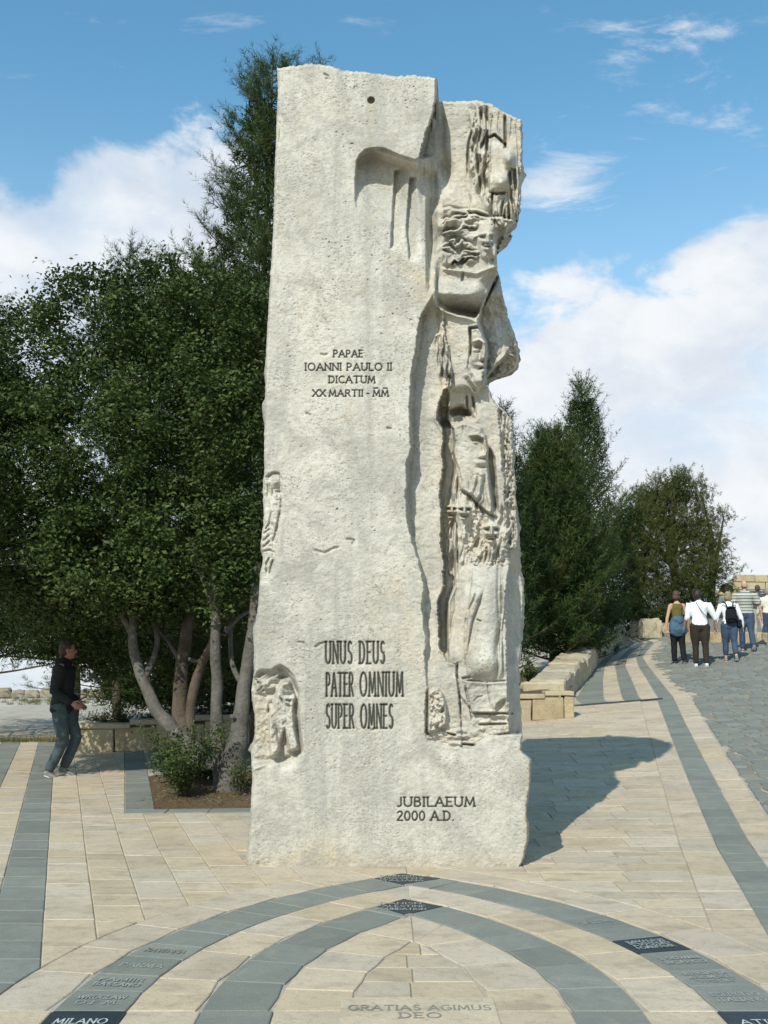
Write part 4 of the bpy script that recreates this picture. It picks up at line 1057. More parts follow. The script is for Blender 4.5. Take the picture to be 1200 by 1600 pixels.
wall_run(bw, (-.2, 17.75), (3.12, 17.75), .38, .52, .34, M_yellow, M_cap, .075)
# soil inside the planters
def soil_patch(name, pts, dz, lab=None, mat=M_soil, n=14, skew=0.0):
    xs_ = [p[0] for p in pts]; ys_ = [p[1] for p in pts]; vv, ff = [], []
    X_ = np.linspace(min(xs_), max(xs_), n); Y_ = np.linspace(min(ys_), max(ys_), n)
    for y in Y_:
        for x in X_:
            x_ = x + skew * (y - min(ys_)); e_ = min(1, (x - min(xs_)) / .3, (y - min(ys_)) / .3)
            vv.append((x_, y, gz(x_, y) + dz + (.03 * mnoise.noise(Vector((x * 3, y * 3, 0))) + (.04 if skew else 0)) * (e_ if skew else 1)))
    for j in range(n - 1):
        for i in range(n - 1): ff.append((j * n + i, j * n + i + 1, (j + 1) * n + i + 1, (j + 1) * n + i))
    return obj(name, mesh_py(name, vv, ff, True), mat, None, 'structure')
soil_patch('planter_soil', [(-4.8, 17.45), (-.6, 24)], .30); soil_patch('planter_soil', [(-.6, 17.9), (3.0, 24)], .28)
soil_patch('planter_soil', [(3.0, 20.2), (3.6, 24)], .2)
soil_patch('tree_pit_soil', [(-2.29, 10.85), (-.2, 13.5)], -.004, None, M_soil, 20, -.244)
# kerb stones round the tree pit
pit = empty('tree_pit_kerb', (0, 0, 0), 0, None, 'structure')
kp = []
kx = lambda y: -2.56 - (y - 10.74) * .244
for i in range(6): kp.append([(-2.56 + .42 * i, 10.62), (-2.14 + .42 * i, 10.62), (-2.14 + .42 * i, 10.84), (-2.56 + .42 * i, 10.84)])
y = 10.84
while y < 17.1:
    kp.append([(kx(y), y), (kx(y) + .30, y), (kx(y + .4) + .30, y + .4), (kx(y + .4), y + .4)]); y += .4
lay(pit, kp, M_grey, 'kerb_stone', .004, proud=.002)
kb = []; y = 13.5
while y < 17.0:
    x = kx(y) + .32
    while x < -.4: kb.append([(x, y), (x + .45, y), (x + .45, y + .44), (x, y + .44)]); x += .45
    y += .44
lay(pit, kb, M_grey, 'kerb_stone', .004)
M_brown = stone_mat('brown_stone', (.15, .10, .06), (.12, .08, .05), (.2, .15, .1), .1, 4.0, .9)
lay(pit, [[(kx(yy) + .33, yy), (kx(yy) + .63, yy), (kx(yy) + .60, yy + .45), (kx(yy) + .30, yy + .45)] for yy in (11.6, 12.9)], M_brown, 'brown_stone', .004, proud=.02)

# long kerb wall of great blocks beside the ramp
KW = [Vector(p) for p in ((3.36, 19.75), (3.78, 21.2), (4.39, 23.1), (5.0, 25.2), (5.6, 27.2), (6.25, 29.0), (6.85, 29.9))]
kw = empty('boulder_wall'); tag(kw, 'long curving wall of big rough blocks running uphill beside the dark trees', 'stone wall')
for i in range(len(KW) - 1):
    a_, b_ = KW[i], KW[i + 1]; L = (b_ - a_).length; dr = (b_ - a_) / L; n_ = Vector((-dr.y, dr.x)); k = 1 if L < 1.8 else 2
    for j in range(k):
        c_ = a_ + dr * L * ((j + .5) / k) + n_ * .33; h = .44 + .03 * random.uniform(-1, 1) + .01 * i
        o = obj('wall_block', rough_block('wall_block', L / k + .0, .66, h + .12, .03, 3, .04), M_cap, kw, None, (c_.x, c_.y, gz(c_.x + .3, c_.y) - .12)); o.rotation_euler = (0, -math.atan2(gz(b_.x, b_.y) - gz(a_.x, a_.y), L), math.atan2(dr.y, dr.x))
for i, (x, l_) in enumerate(((2.95, .78), (2.15, .8), (1.35, .8))):
    obj('wall_block', rough_block('wall_block', l_ - .02, .6, .44, .025, 3, .04), M_cap, kw, None, (x, 19.95 + .02 * i, gz(x, 20) - .05))
# pale boulder and rubble at the top of the ramp
def boulder(px, py, Y, wpx, hpx, name, label, cat, mat=M_cap, taper=.25):
    p = at(px, py, Y); w_ = wpx / F * Y; h = hpx / F * Y
    bm = bmesh.new(); bmesh.ops.create_cube(bm, size=1); bmesh.ops.bevel(bm, geom=bm.edges[:], offset=.09, segments=2, affect='EDGES')
    bmesh.ops.subdivide_edges(bm, edges=[e for e in bm.edges if e.calc_length() > .2], cuts=3, use_grid_fill=True)
    s_ = Vector((random.random() * 30, 0, 0))
    for v_ in bm.verts:
        z = v_.co.z + .5; v_.co = Vector((v_.co.x * w_ * (1 - taper * z), v_.co.y * w_ * .7 * (1 - taper * z), z * h))
        v_.co += Vector((mnoise.noise(v_.co * 4 + s_), mnoise.noise(v_.co * 4 + s_ * 2), mnoise.noise(v_.co * 4 + s_ * 3))) * .06
    o = obj(name, bm_mesh(bm, name), mat); o.location = (p.x, p.y, gz(p.x, p.y) - .03); o.rotation_euler.z = random.uniform(-.3, .3); return tag(o, label, cat)
boulder(1017, 1001, 29.6, 34, 33, 'boulder', 'large pale squared boulder at the top of the ramp, left of the walkers', 'boulder', M_cap, .22)
boulder(995, 1000, 30.6, 20, 26, 'boulder', 'small block behind the left side of the large pale boulder', 'boulder', M_yellow, .1)
boulder(1043, 1001, 30.0, 22, 20, 'boulder', 'low rubble stone at the right foot of the large pale boulder', 'boulder', M_yellow, .3)
boulder(1056, 1001, 30.3, 14, 14, 'boulder', 'smallest rubble stone, between the large boulder and the walkers', 'boulder', M_cap, .3)
# kerb of squared stones along the top of the road
kr = empty('stone_kerb'); tag(kr, 'low kerb of square yellow stones across the top of the road behind the walkers', 'kerb')
pts = [gr(px, 1003) for px in range(1050, 1260, 9)]
for a_, b_ in zip(pts[:-1], pts[1:]):
    dr = (b_ - a_); c_ = (a_ + b_) / 2; L = math.hypot(dr.x, dr.y)
    o = obj('kerb_stone', rough_block('kerb_stone', L - .02, .22, .26 + random.uniform(-.02, .02), .01, 1, .02), M_yellow, kr, None, (c_.x, c_.y, c_.z - .04)); o.rotation_euler.z = math.atan2(dr.y, dr.x)
# ruined-looking stone building behind the walkers
bd = empty('stone_building', (13.1, 42, 1.95)); tag(bd, 'flat-topped building of yellow squared stone at the right edge beyond the trees', 'building')
hgt = [2.55, 2.6, 2.85, 2.9, 2.85, 2.6, 2.6, 2.6, 2.6, 2.6, 2.6, 2.6]
k_ = 0
for r_ in range(11):
    z = r_ * .3; s = -(.35 if r_ % 2 else 0)
    while s < 8:
        l_ = random.choice((.5, .6, .75)); c_ = s + l_ / 2; top_z = 3.0 if .9 < c_ < 2.6 else 2.7
        if c_ < .5: top_z = 2.4
        win = 1.42 < c_ < 2.15 and 1.15 < z + .15 < 2.3
        if z + .3 <= top_z + .05 and not win:
            obj('stone_block', rough_block('stone_block', l_ - .02, .5, .285, .012, 0, .02), M_yellow, bd, None, (c_, random.uniform(-.02, .02), z))
        s += l_
fr = obj('window', rough_block('window', .75, .06, 1.2, 0, 0, .004), plain('dark_glass', (.03, .035, .04), .2, .5), bd, None, (1.78, -.08, 1.15))
barm = plain('grey_window_bar', (.30, .31, .30), .6)
for k in range(4): obj('window_bar', rough_block('window_bar', .025, .02, 1.2, 0, 0, .002), barm, fr, None, (-.3 + .2 * k, -.045, 0))
for k in range(5): obj('window_bar', rough_block('window_bar', .75, .02, .025, 0, 0, .002), barm, fr, None, (0, -.062, .1 + .25 * k))
# far low boundary wall on the left
fw = empty('boundary_wall'); tag(fw, 'low rough stone boundary wall far across the pale gravel at the left', 'stone wall')
x = -24.0
while x < -2:
    l_ = random.uniform(.4, .75); yy_ = 39.5 + .12 * (x + 14)
    obj('stone_block', rough_block('stone_block', l_ - .02, .4, .36 + random.uniform(-.09, .09), .05, 1, .07), M_rubble, fw, None, (x + l_ / 2, yy_, gz(x, yy_) - .08)); x += l_

# ------------------------------------------------------------------ vegetation
def tube(pts, rad, sides=9, seed=0, rough=.06, close=True):
    """returns verts, quads for a tapered limb through pts"""
    P = [Vector(p) for p in pts]; n = len(P); vv, ff = [], []; up = Vector((.13, 1, .07)).normalized()
    for i, p in enumerate(P):
        t_ = (P[min(i + 1, n - 1)] - P[max(i - 1, 0)]).normalized(); a = t_.cross(up)
        if a.length < .1: a = t_.cross(Vector((1, 0, 0)))
        a.normalize(); b = t_.cross(a)
        for k in range(sides):
            th = 2 * math.pi * k / sides; q = p + (a * math.cos(th) + b * math.sin(th)) * rad[i]
            r_ = 1 + rough * 2 * mnoise.noise(Vector((q.x * 7 + seed, q.y * 7, q.z * 4)));
            vv.append(p + (q - p) * r_)
    for i in range(n - 1):
        for k in range(sides): ff.append((i * sides + k, i * sides + (k + 1) % sides, (i + 1) * sides + (k + 1) % sides, (i + 1) * sides + k))
    return vv, ff
def smooth_path(pts, rad, m=4):
    P = [Vector(p) for p in pts]; out, ro = [], []
    for i in range(len(P) - 1):
        p0, p1, p2, p3 = P[max(i - 1, 0)], P[i], P[i + 1], P[min(i + 2, len(P) - 1)]
        for j in range(m):
            t = j / m; out.append(.5 * ((2 * p1) + (p2 - p0) * t + (2 * p0 - 5 * p1 + 4 * p2 - p3) * t * t + (3 * p1 - p0 - 3 * p2 + p3) * t ** 3)); ro.append(rad[i] * (1 - t) + rad[i + 1] * t)
    return out + [P[-1]], ro + [rad[-1]]
def limb(name, pts, rad, mat, parent, sides=9, seed=0, rough=.06):
    vv, ff = tube(*smooth_path(pts, rad), sides, seed, rough); return obj(name, mesh_py(name, vv, ff, True), mat, parent)
rg = np.random.RandomState(42)
def unit(n):
    v_ = rg.normal(0, 1, (n, 3)); return v_ / np.linalg.norm(v_, axis=1)[:, None]
def leaf_mesh(name, cen, size, aspect=.62, up=.35, rnd=None):
    """diamond leaves at the given centres"""
    n = len(cen); nr = unit(n); nr[:, 2] = np.abs(nr[:, 2]) + up; nr /= np.linalg.norm(nr, axis=1)[:, None]
    a = np.cross(nr, unit(n)); a /= np.linalg.norm(a, axis=1)[:, None] + 1e-9; b = np.cross(nr, a)
    s = (size * rg.uniform(.6, 1.25, n))[:, None] * .5; fold = nr * s * .25
    v_ = np.stack([cen - a * s, cen - b * s * aspect + fold, cen + a * s, cen + b * s * aspect + fold], 1).reshape(-1, 3)
    i = np.arange(n * 4).reshape(n, 4); r_ = rg.uniform(0, 1, n) if rnd is None else np.clip(rnd + rg.uniform(-.25, .25, n), 0, 1)
    return mesh_np(name, v_, i, False, {'rnd': np.repeat(r_, 4)})
def needle_mesh(name, base, direc, length, per, nlen, nw, spread=.75, curve=.0):
    """shoots: base points, unit directions, lengths; `per` needles each"""
    n = len(base); t_ = rg.uniform(.0, 1.0, (n, per)); c_ = base[:, None] + direc[:, None] * (t_ * length[:, None])[..., None]
    side = rg.normal(0, 1, (n, per, 3)); side -= (side * direc[:, None]).sum(-1, keepdims=True) * direc[:, None]; side /= np.linalg.norm(side, axis=-1, keepdims=True) + 1e-9
    dr = direc[:, None] * (1 - spread * .55) + side * spread; dr /= np.linalg.norm(dr, axis=-1, keepdims=True)
    w_ = np.cross(dr, side); w_ += rg.normal(0, .4, w_.shape); w_ /= np.linalg.norm(w_, axis=-1, keepdims=True) + 1e-9
    L = (nlen * rg.uniform(.6, 1.15, (n, per)))[..., None]
    v_ = np.stack([c_ - w_ * nw / 2, c_ + w_ * nw / 2, c_ + dr * L], 2).reshape(-1, 3)
    r_ = np.repeat(np.clip(rg.uniform(0, 1, n)[:, None] * .7 + rg.uniform(0, .3, (n, per)), 0, 1).ravel(), 3)
    return mesh_np(name, v_, np.arange(n * per * 3).reshape(-1, 3), False, {'rnd': r_})
def px_ell(px, py, rx, ry, Y, ryd=None):
    c_ = at(px, py, Y); k = Y / F * 1.02; return (np.array(c_), np.array((rx * k, (ryd or (rx + ry) / 2 * k * .9), ry * k)))
def clumps_in(ells, dens, shell=.55):
    out = []
    for c_, r_ in ells:
        n = int(dens * (r_[0] * r_[1] + r_[0] * r_[2] + r_[1] * r_[2])); d_ = unit(n); rad = rg.uniform(shell, 1.03, n) ** .7
        out.append(c_ + d_ * r_ * rad[:, None])
    return np.concatenate(out)

# broad-leaved tree in the pit at the left of the monument
bt = empty('broadleaf_tree', (-1.85, 12.0, gz(-1.85, 12))); tag(bt, 'dense dark evergreen tree with several pale leaning trunks beside the monument', 'tree')
base = Vector(bt.location)
def P_(px, py, Y): return at(px, py, Y) - base
TR = [([(210, 930, 12.6), (207, 988, 12.6), (210, 1022, 12.6), (224, 1064, 12.55), (241, 1103, 12.5), (259, 1128, 12.45), (282, 1154, 12.4), (305, 1180, 12.3), (322, 1215, 12.1)], (.045, .052, .056, .062, .075, .085, .10, .12, .14)),
      ([(335, 900, 12.0), (338, 928, 12), (337, 988, 12), (337, 1030, 12), (339, 1068, 12), (338, 1110, 11.95), (340, 1152, 11.9), (345, 1197, 11.85), (349, 1250, 11.8)], (.05, .052, .056, .062, .066, .07, .078, .09, .12)),
      ([(405, 880, 11.9), (402, 921, 11.9), (392, 1005, 11.9), (381, 1075, 11.85), (376, 1124, 11.8), (371, 1160, 11.75), (362, 1197, 11.7), (353, 1256, 11.7)], (.06, .062, .068, .075, .09, .115, .12, .14)),
      ([(300, 930, 12.9), (292, 985, 12.9), (284, 1040, 12.9), (281, 1110, 12.8), (292, 1160, 12.6), (312, 1200, 12.4)], (.06, .07, .08, .09, .10, .11)),
      ([(345, 985, 12.5), (330, 1010, 12.6), (312, 1045, 12.7), (300, 1090, 12.75), (296, 1140, 12.7)], (.045, .05, .055, .06, .06))]
for i, (p, r_) in enumerate(TR): limb('trunk', [P_(*q) for q in p], r_, M_bark if i < 3 else M_darkbark, bt, 14, i * 3.1, .10)
for i, (p, r_) in enumerate([([(337, 960, 12), (325, 925, 12), (312, 890, 12.1), (300, 850, 12.2)], (.035, .035, .03, .025)), ([(350, 990, 12.0), (372, 965, 12.3), (400, 950, 12.6)], (.03, .028, .02)),
                             ([(224, 1064, 12.55), (245, 1010, 12.8), (240, 960, 13), (232, 930, 13)], (.04, .035, .03, .03)), ([(284, 1040, 12.9), (262, 1000, 13.0), (240, 975, 13.2)], (.03, .025, .02)),
                             ([(210, 1000, 12.6), (180, 940, 12.6), (150, 900, 12.6)], (.04, .035, .03)), ([(296, 1030, 12.9), (315, 1032, 12.8), (330, 1000, 12.7)], (.03, .03, .025)),
                             ([(381, 1075, 11.85), (362, 1035, 12.2), (360, 980, 12.5)], (.035, .03, .025))]):
    limb('branch', [P_(*q) for q in p], r_, M_bark, bt, 7, 20 + i)
for px, py, r_ in ((371, 1173, .07), (374, 1148, .045), (362, 1120, .03), (278, 1145, .05), (300, 1172, .04)):
    c_ = P_(px, py, 11.68 if px > 340 else 12.3); bm = bmesh.new(); bmesh.ops.create_uvsphere(bm, u_segments=12, v_segments=8, radius=r_)
    for v_ in bm.verts: v_.co += v_.co.normalized() * mnoise.noise(v_.co * 20) * .02; v_.co.y *= .6
    obj('knot', bm_mesh(bm, 'knot', True), M_bark, bt, None, c_)
ELL = [(40, 575, 95, 115, 13.2), (140, 510, 95, 95, 13.4), (235, 500, 85, 100, 13.2), (330, 510, 85, 110, 13.0), (395, 560, 50, 110, 13.0), (30, 720, 120, 120, 12.9), (150, 690, 120, 130, 12.4),
       (275, 670, 120, 130, 12.4), (375, 700, 75, 140, 12.6), (50, 850, 120, 85, 12.8), (175, 860, 110, 80, 12.2), (290, 840, 110, 85, 12.2), (385, 850, 60, 95, 12.3), (-60, 680, 90, 190, 13.2), (-90, 800, 120, 120, 12.2), (-165, 700, 112, 112, 11.2), (110, 925, 70, 40, 13.4), (230, 925, 80, 45, 13.0), (340, 930, 60, 50, 13.2), (330, 905, 80, 42, 11.95), (215, 910, 85, 42, 12.3), (60, 930, 110, 45, 13.2), (20, 965, 80, 45, 15), (105, 985, 80, 40, 16), (190, 990, 60, 55, 15.5), (275, 1005, 50, 60, 15.5), (350, 1005, 45, 70, 15.0), (130, 1008, 60, 38, 16.5), (168, 1038, 36, 26, 17), (150, 935, 90, 38, 12.7), (265, 935, 60, 40, 12.6)]  # includes out-of-view leaf clumps at far left, added to shade the walking man
cl = clumps_in([px_ell(*e) for e in ELL], 32, .62)
nper = 92; off = rg.normal(0, 1, (len(cl), nper, 3)) * (np.array((.115, .115, .085)) * rg.uniform(.7, 1.3, (len(cl), 1, 1))); lc = (cl[:, None] + off).reshape(-1, 3)
cr = np.repeat(rg.uniform(.1, .9, len(cl)), nper)
print('leaves', len(lc))
obj('crown', leaf_mesh('crown', lc - np.array(base), .068, .62, .4, cr), M_leaf, bt)
# sprigs that break the outline
sp = clumps_in([px_ell(*e) for e in ELL], 14, .97); sp = sp + unit(len(sp)) * .12
o2 = rg.normal(0, 1, (len(sp), 16, 3)) * np.array((.05, .05, .10)); 
obj('outer_sprigs', leaf_mesh('outer_sprigs', (sp[:, None] + o2).reshape(-1, 3) - np.array(base), .06, .6, .2), M_leaf, bt, 'stuff')

# conifers
def conifer(name, label, x, y, ztop, prof, nb, mat, group=None, lean=(0, 0), z0=.8, nlen=.10, nw=.007, per=26, shoot=.30, dens=9, droop=.0, upa=.75, trunk_r=.09, fill=0, cat='pine tree'):
    b0 = gz(x, y); H_ = ztop - b0; root = empty(name, (x, y, b0)); tag(root, label, cat, group)
    tp = [(lean[0] * (k / 6) ** 1.5 + .05 * math.sin(k * 1.7 + x), lean[1] * (k / 6), H_ * k / 6) for k in range(7)]
    limb('trunk', tp, [trunk_r * (1 - .88 * k / 6) for k in range(7)], M_darkbark, root, 8, x)
    bs, ds, ls = [], [], []; bv, bf = [], []
    for k in range(nb):
        t_ = z0 / H_ + (1 - z0 / H_) * ((k + random.random()) / nb) ** .85; h = H_ * t_; rmax = float(np.interp(t_, [q[0] for q in prof], [q[1] for q in prof])) * random.uniform(.6, 1.08)
        a = k * 2.39996 + random.uniform(-.4, .4); dr = Vector((math.cos(a), math.sin(a), 0)); p = Vector((np.interp(h, [q[2] for q in tp], [q[0] for q in tp]), np.interp(h, [q[2] for q in tp], [q[1] for q in tp]), h))
        up_ = upa * (.35 + .9 * t_) - droop; seg = 5; path = [p.copy()]; q = p.copy()
        for i in range(seg):
            dd_ = (dr + Vector((0, 0, up_ * (.35 + .9 * i / seg)))).normalized(); q = q + dd_ * (rmax / seg) * 1.15; path.append(q.copy())
        path = [c for c in path]; path_l = sum((path[i + 1] - path[i]).length for i in range(seg))
        vv, ff = tube(path, [.022 * (1 - .8 * i / seg) * (1.3 - t_ * .6) for i in range(seg + 1)], 4); o_ = len(bv); bv += vv; bf += [tuple(c + o_ for c in f_) for f_ in ff]
        ns_ = max(4, int(path_l * dens))
        for j in range(ns_):
            s_ = random.uniform(.18, 1) ** .8 * seg; i = min(int(s_), seg - 1); c_ = path[i].lerp(path[i + 1], s_ - i); tang = (path[i + 1] - path[i]).normalized()
            sd = tang.cross(Vector((0, 0, 1))).normalized() * random.uniform(-1, 1); v_ = (tang * random.uniform(.3, 1) + sd * 1.0 + Vector((0, 0, random.uniform(.0, .8) * (1 - droop)))).normalized()
            spread_ = .22 * rmax * (1 - .5 * s_ / seg); c_ = c_ + sd * spread_ * random.random() + Vector((0, 0, random.uniform(-.06, .1)))
            bs.append(c_); ds.append(v_); ls.append(shoot * random.uniform(.6, 1.2))
        bs.append(path[-1] - (path[-1] - path[-2]) * .2); ds.append((path[-1] - path[-2]).normalized()); ls.append(shoot * 1.4)
    for j in range(8):
        bs.append(Vector(tp[-1]) - Vector((0, 0, .12 * j))); ds.append(Vector((random.uniform(-.4, .4) * (j > 1), random.uniform(-.4, .4) * (j > 1), 1)).normalized()); ls.append(shoot * 1.3)
    obj('branches', mesh_py('branches', bv, bf, True), M_darkbark, root, 'stuff')
    obj('crown', needle_mesh('crown', np.array(bs), np.array(ds), np.array(ls), per, nlen, nw), mat, root)
    if fill:
        n = int(fill * 1.7); t_ = rg.uniform(z0 / H_, .93, n); rr_ = np.interp(t_, [q[0] for q in prof], [q[1] for q in prof]) * rg.uniform(0, .55, n) ** .5; a = rg.uniform(0, 6.283, n)
        cx = np.interp(t_ * H_, [q[2] for q in tp], [q[0] for q in tp]); c_ = np.stack([cx + rr_ * np.cos(a), rr_ * np.sin(a), t_ * H_ + rr_ * .45 * upa], -1)
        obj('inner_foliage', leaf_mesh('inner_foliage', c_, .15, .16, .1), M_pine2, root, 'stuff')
    return root
def zt(px, py, Y): return at(px, py, Y).z
LP = dict(nlen=.12, nw=.0085, per=34, shoot=.30)
conifer('pine_tree', 'tallest pine, its spiky top rising beside the upper left corner of the monument', at(412, 700, 15.2).x, 15.2, zt(418, 104, 15.2), [(0, 1.9), (.45, 1.9), (.62, 1.3), (.75, .9), (.86, .72), (.94, .5), (.98, .22), (1, .06)], 190, M_pine, lean=(0, 0), dens=21, upa=.9, **LP, fill=9000)
conifer('pine_tree', 'pine hidden behind the monument, with only its tip showing above the top edge', at(492, 700, 16).x, 16, zt(492, 108, 16), [(0, 1.5), (.5, 1.0), (.8, .35), (.95, .15), (1, .05)], 50, M_pine, dens=8, upa=1.3, **LP)
conifer('pine_tree', 'pine behind the broadleaf tree, its thin tip left of the tallest pine', at(195, 700, 18.6).x, 18.6, zt(186, 395, 18.6), [(0, 1.6), (.5, 1.9), (.8, 1.0), (1, .15)], 80, M_pine2, dens=9, upa=1.0, **LP, fill=5000, z0=1.3)
conifer('pine_tree', 'pine at the far left with drooping lower boughs above the walking man', at(-45, 700, 20.5).x, 20.5, zt(45, 465, 20.5), [(0, 3.0), (.25, 3.2), (.6, 2.4), (.85, 1.1), (1, .15)], 150, M_pine2, dens=9, upa=.5, **LP, fill=9000, z0=1.1)
conifer('pine_tree', 'bushy pine filling the gap between the broadleaf tree and the tallest pine', at(300, 700, 15.6).x, 15.6, zt(290, 415, 15.6), [(0, 1.9), (.3, 2.0), (.7, 1.7), (.88, 1.2), (1, .25)], 120, M_pine, dens=12, upa=.8, **LP, fill=9000, z0=1.9)
conifer('pine_tree', 'low dark pine in the planter behind the leaning trunks', at(300, 1000, 19.6).x, 19.6, zt(300, 820, 19.6), [(0, 2.2), (.4, 2.6), (.8, 2.0), (1, .4)], 110, M_pine2, dens=9, upa=.3, **LP, fill=14000, z0=.35)
conifer('pine_tree', 'spreading pine behind the planter, its lowest boughs just above the walking man', at(120, 1000, 22).x, 22, zt(120, 800, 22), [(0, 2.6), (.3, 3.0), (.8, 2.0), (1, .4)], 110, M_pine2, dens=8, upa=.15, **LP, fill=12000, z0=1.35)
RP = dict(nlen=.14, nw=.015, per=26, shoot=.34)
conifer('pine_tree', 'dark narrow pine showing just right of the monument', at(786, 900, 22.6).x, 22.6, zt(780, 650, 22.6), [(0, 1.0), (.4, 1.05), (.8, .55), (1, .1)], 90, M_pine2, dens=9, upa=1.1, **RP, fill=7000, z0=.4)
conifer('pine_tree', 'dense green pine standing behind the long block wall', at(868, 900, 24.2).x, 24.6, zt(866, 684, 24.6), [(0, 1.1), (.3, 1.45), (.6, 1.3), (.8, .9), (.92, .5), (1, .12)], 190, M_pine, dens=13, upa=1.3, **RP, fill=16000, z0=.3)
conifer('pine_tree', 'taller pine with a sparse feathery top behind the long block wall', at(918, 900, 27).x, 27.2, zt(926, 606, 27.2), [(0, 1.0), (.35, 1.2), (.55, 1.15), (.66, .95), (.78, .75), (.9, .5), (1, .12)], 110, M_pine, dens=6, upa=1.5, **RP, fill=10000, z0=.3)
conifer('pine_tree', 'low bushy pine at the foot of the feathery pine beside the block wall', at(905, 980, 25.5).x, 25.9, zt(905, 850, 25.9), [(0, 1.1), (.5, 1.3), (.8, .9), (1, .3)], 80, M_pine2, dens=9, upa=.9, **RP, fill=4000, z0=.1)
# clumpy broad pines farther up the slope
def clumpy(name, label, x, y, ells, nclump, mat, seed, fill=2500, cat='pine tree', trunk=True):
    b0 = gz(x, y); root = empty(name, (x, y, b0)); tag(root, label, cat); bl = np.array(root.location)
    es = [px_ell(*e) for e in ells]
    if trunk:
        topc = es[0][0] - bl; limb('trunk', [(0, 0, -.1), (.1, 0, topc[2] * .4), (topc[0] * .6, topc[1] * .6, topc[2] * .8), tuple(topc)], (.16, .13, .09, .05), M_darkbark, root, 8, seed)
        for c_, r_ in es[1:]:
            c2 = c_ - bl; limb('branch', [tuple(topc * (.45 + .1 * random.random())), tuple((topc * .5 + c2 * .5) - np.array((0, 0, .2))), tuple(c2)], (.06, .045, .02), M_darkbark, root, 6, seed)
    cl = clumps_in(es, nclump, .45); n = len(cl); per_s = 7
    bs = (cl[:, None] + rg.normal(0, .13, (n, per_s, 3))).reshape(-1, 3) - bl; cen = np.mean([e[0] for e in es], 0) - bl
    d_ = unit(len(bs)) * .8 + (bs - cen) / (np.linalg.norm(bs - cen, axis=1)[:, None] + .1) * .7; d_[:, 2] += .5; d_ /= np.linalg.norm(d_, axis=1)[:, None]
    obj('crown', needle_mesh('crown', bs, d_, rg.uniform(.12, .26, len(bs)), 15, .12, .016), mat, root)
    if fill:
        f_ = []
        for c_, r_ in es: f_.append(c_ + unit(fill // len(es)) * r_ * (rg.uniform(0, 1, (fill // len(es), 1)) ** .4) * .72)
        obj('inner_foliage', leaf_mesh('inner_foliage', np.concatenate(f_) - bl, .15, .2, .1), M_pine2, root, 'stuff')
clumpy('pine_tree', 'broad olive green pine with a clumpy top above the walkers', 9.0, 33, [(1045, 805, 54, 58, 33), (1062, 766, 36, 32, 33), (1022, 800, 40, 45, 33), (1085, 840, 40, 45, 33), (1040, 880, 60, 60, 32.5), (1095, 900, 38, 40, 33), (1000, 880, 45, 60, 32), (965, 850, 30, 50, 32)], 46, M_olive, 1, 9000)
clumpy('pine_tree', 'smaller olive pine left of the broad one, beside the feathery pine', 7.3, 31, [(985, 812, 34, 46, 31), (975, 880, 40, 60, 31), (985, 935, 42, 45, 30.8)], 28, M_olive, 2, 5000)
clumpy('pine_tree', 'thin-crowned pine with clumps reaching out at the right over the walkers', 10.6, 34.5, [(1118, 862, 20, 20, 34.5), (1131, 806, 15, 9, 34.5), (1110, 818, 19, 16, 34.5), (1126, 882, 17, 16, 34.5), (1098, 780, 16, 20, 34.5)], 46, M_olive, 3, 0)
clumpy('shrub', 'low green shrubbery behind the heads of the walkers', 10.2, 33, [(1080, 935, 40, 28, 33), (1110, 945, 35, 25, 32.5), (1050, 945, 35, 30, 33), (1135, 920, 14, 10, 34), (1150, 948, 25, 20, 33)], 26, M_pine, 4, 3000, 'shrub', False)
clumpy('shrub', 'dark shrubs under the olive pines behind the pale boulder', 8.0, 31.6, [(985, 965, 40, 28, 31.4), (1030, 962, 40, 25, 31.8), (955, 965, 28, 40, 30)], 24, M_pine2, 5, 4000, 'shrub', False)
clumpy('shrub', 'tuft of shrubs growing on top of the stone building', 15.4, 42.6, [(1165, 894, 16, 5, 42.6), (1150, 896, 5, 9, 42.6)], 20, M_pine2, 6, 0, 'shrub', False)

clumpy('shrub', 'dark hedge-like shrubs behind the planter, seen between the leaning trunks', at(290, 1080, 21).x, 21, [(205, 1072, 60, 38, 20.5), (285, 1062, 60, 50, 20.5), (360, 1055, 50, 60, 20.5), (405, 1050, 40, 60, 20.5)], 34, M_pine2, 9, 9000, 'shrub', False)
# shrub round the foot of the trunks
def shrub(name, label, px, py, rpx, hpx, Y, n, mat, size=.045, cat='shrub'):
    p = at(px, py, Y); z = gz(p.x, p.y); k = Y / F; root = empty(name, (p.x, p.y, z)); tag(root, label, cat)
    vv, ff = [], []; cs = []
    for i in range(26):
        a = random.uniform(0, 6.283); r_ = rpx * k * random.uniform(.3, 1); h = hpx * k * random.uniform(.45, 1.0)
        tip = Vector((math.cos(a) * r_, math.sin(a) * r_, h)); a_, b_ = tube([(0, 0, 0), (tip.x * .35, tip.y * .35, h * .5), tuple(tip)], (.008, .006, .002), 4); o_ = len(vv); vv += a_; ff += [tuple(c + o_ for c in f_) for f_ in b_]
        for j in range(n // 26):
            t_ = random.uniform(.3, 1.05); q = Vector((tip.x * t_, tip.y * t_, h * min(1, t_ * 1.05))) + Vector((random.gauss(0, .05), random.gauss(0, .05), random.gauss(0, .04))); cs.append(q)
    obj('stems', mesh_py('stems', vv, ff), M_darkbark, root)
    cs = np.array(cs); cs[:, 2] = np.abs(cs[:, 2]) + .01
    obj('foliage', leaf_mesh('foliage', cs, size, .5, .3), mat, root); return root
shrub('shrub', 'leafy low shrub growing round the foot of the leaning trunks', 290, 1255, 66, 108, 11.5, 3400, M_leaf)
shrub('shrub', 'small leafy sprout between the trunks and the monument', 375, 1258, 20, 60, 11.5, 500, M_leaf, .035)
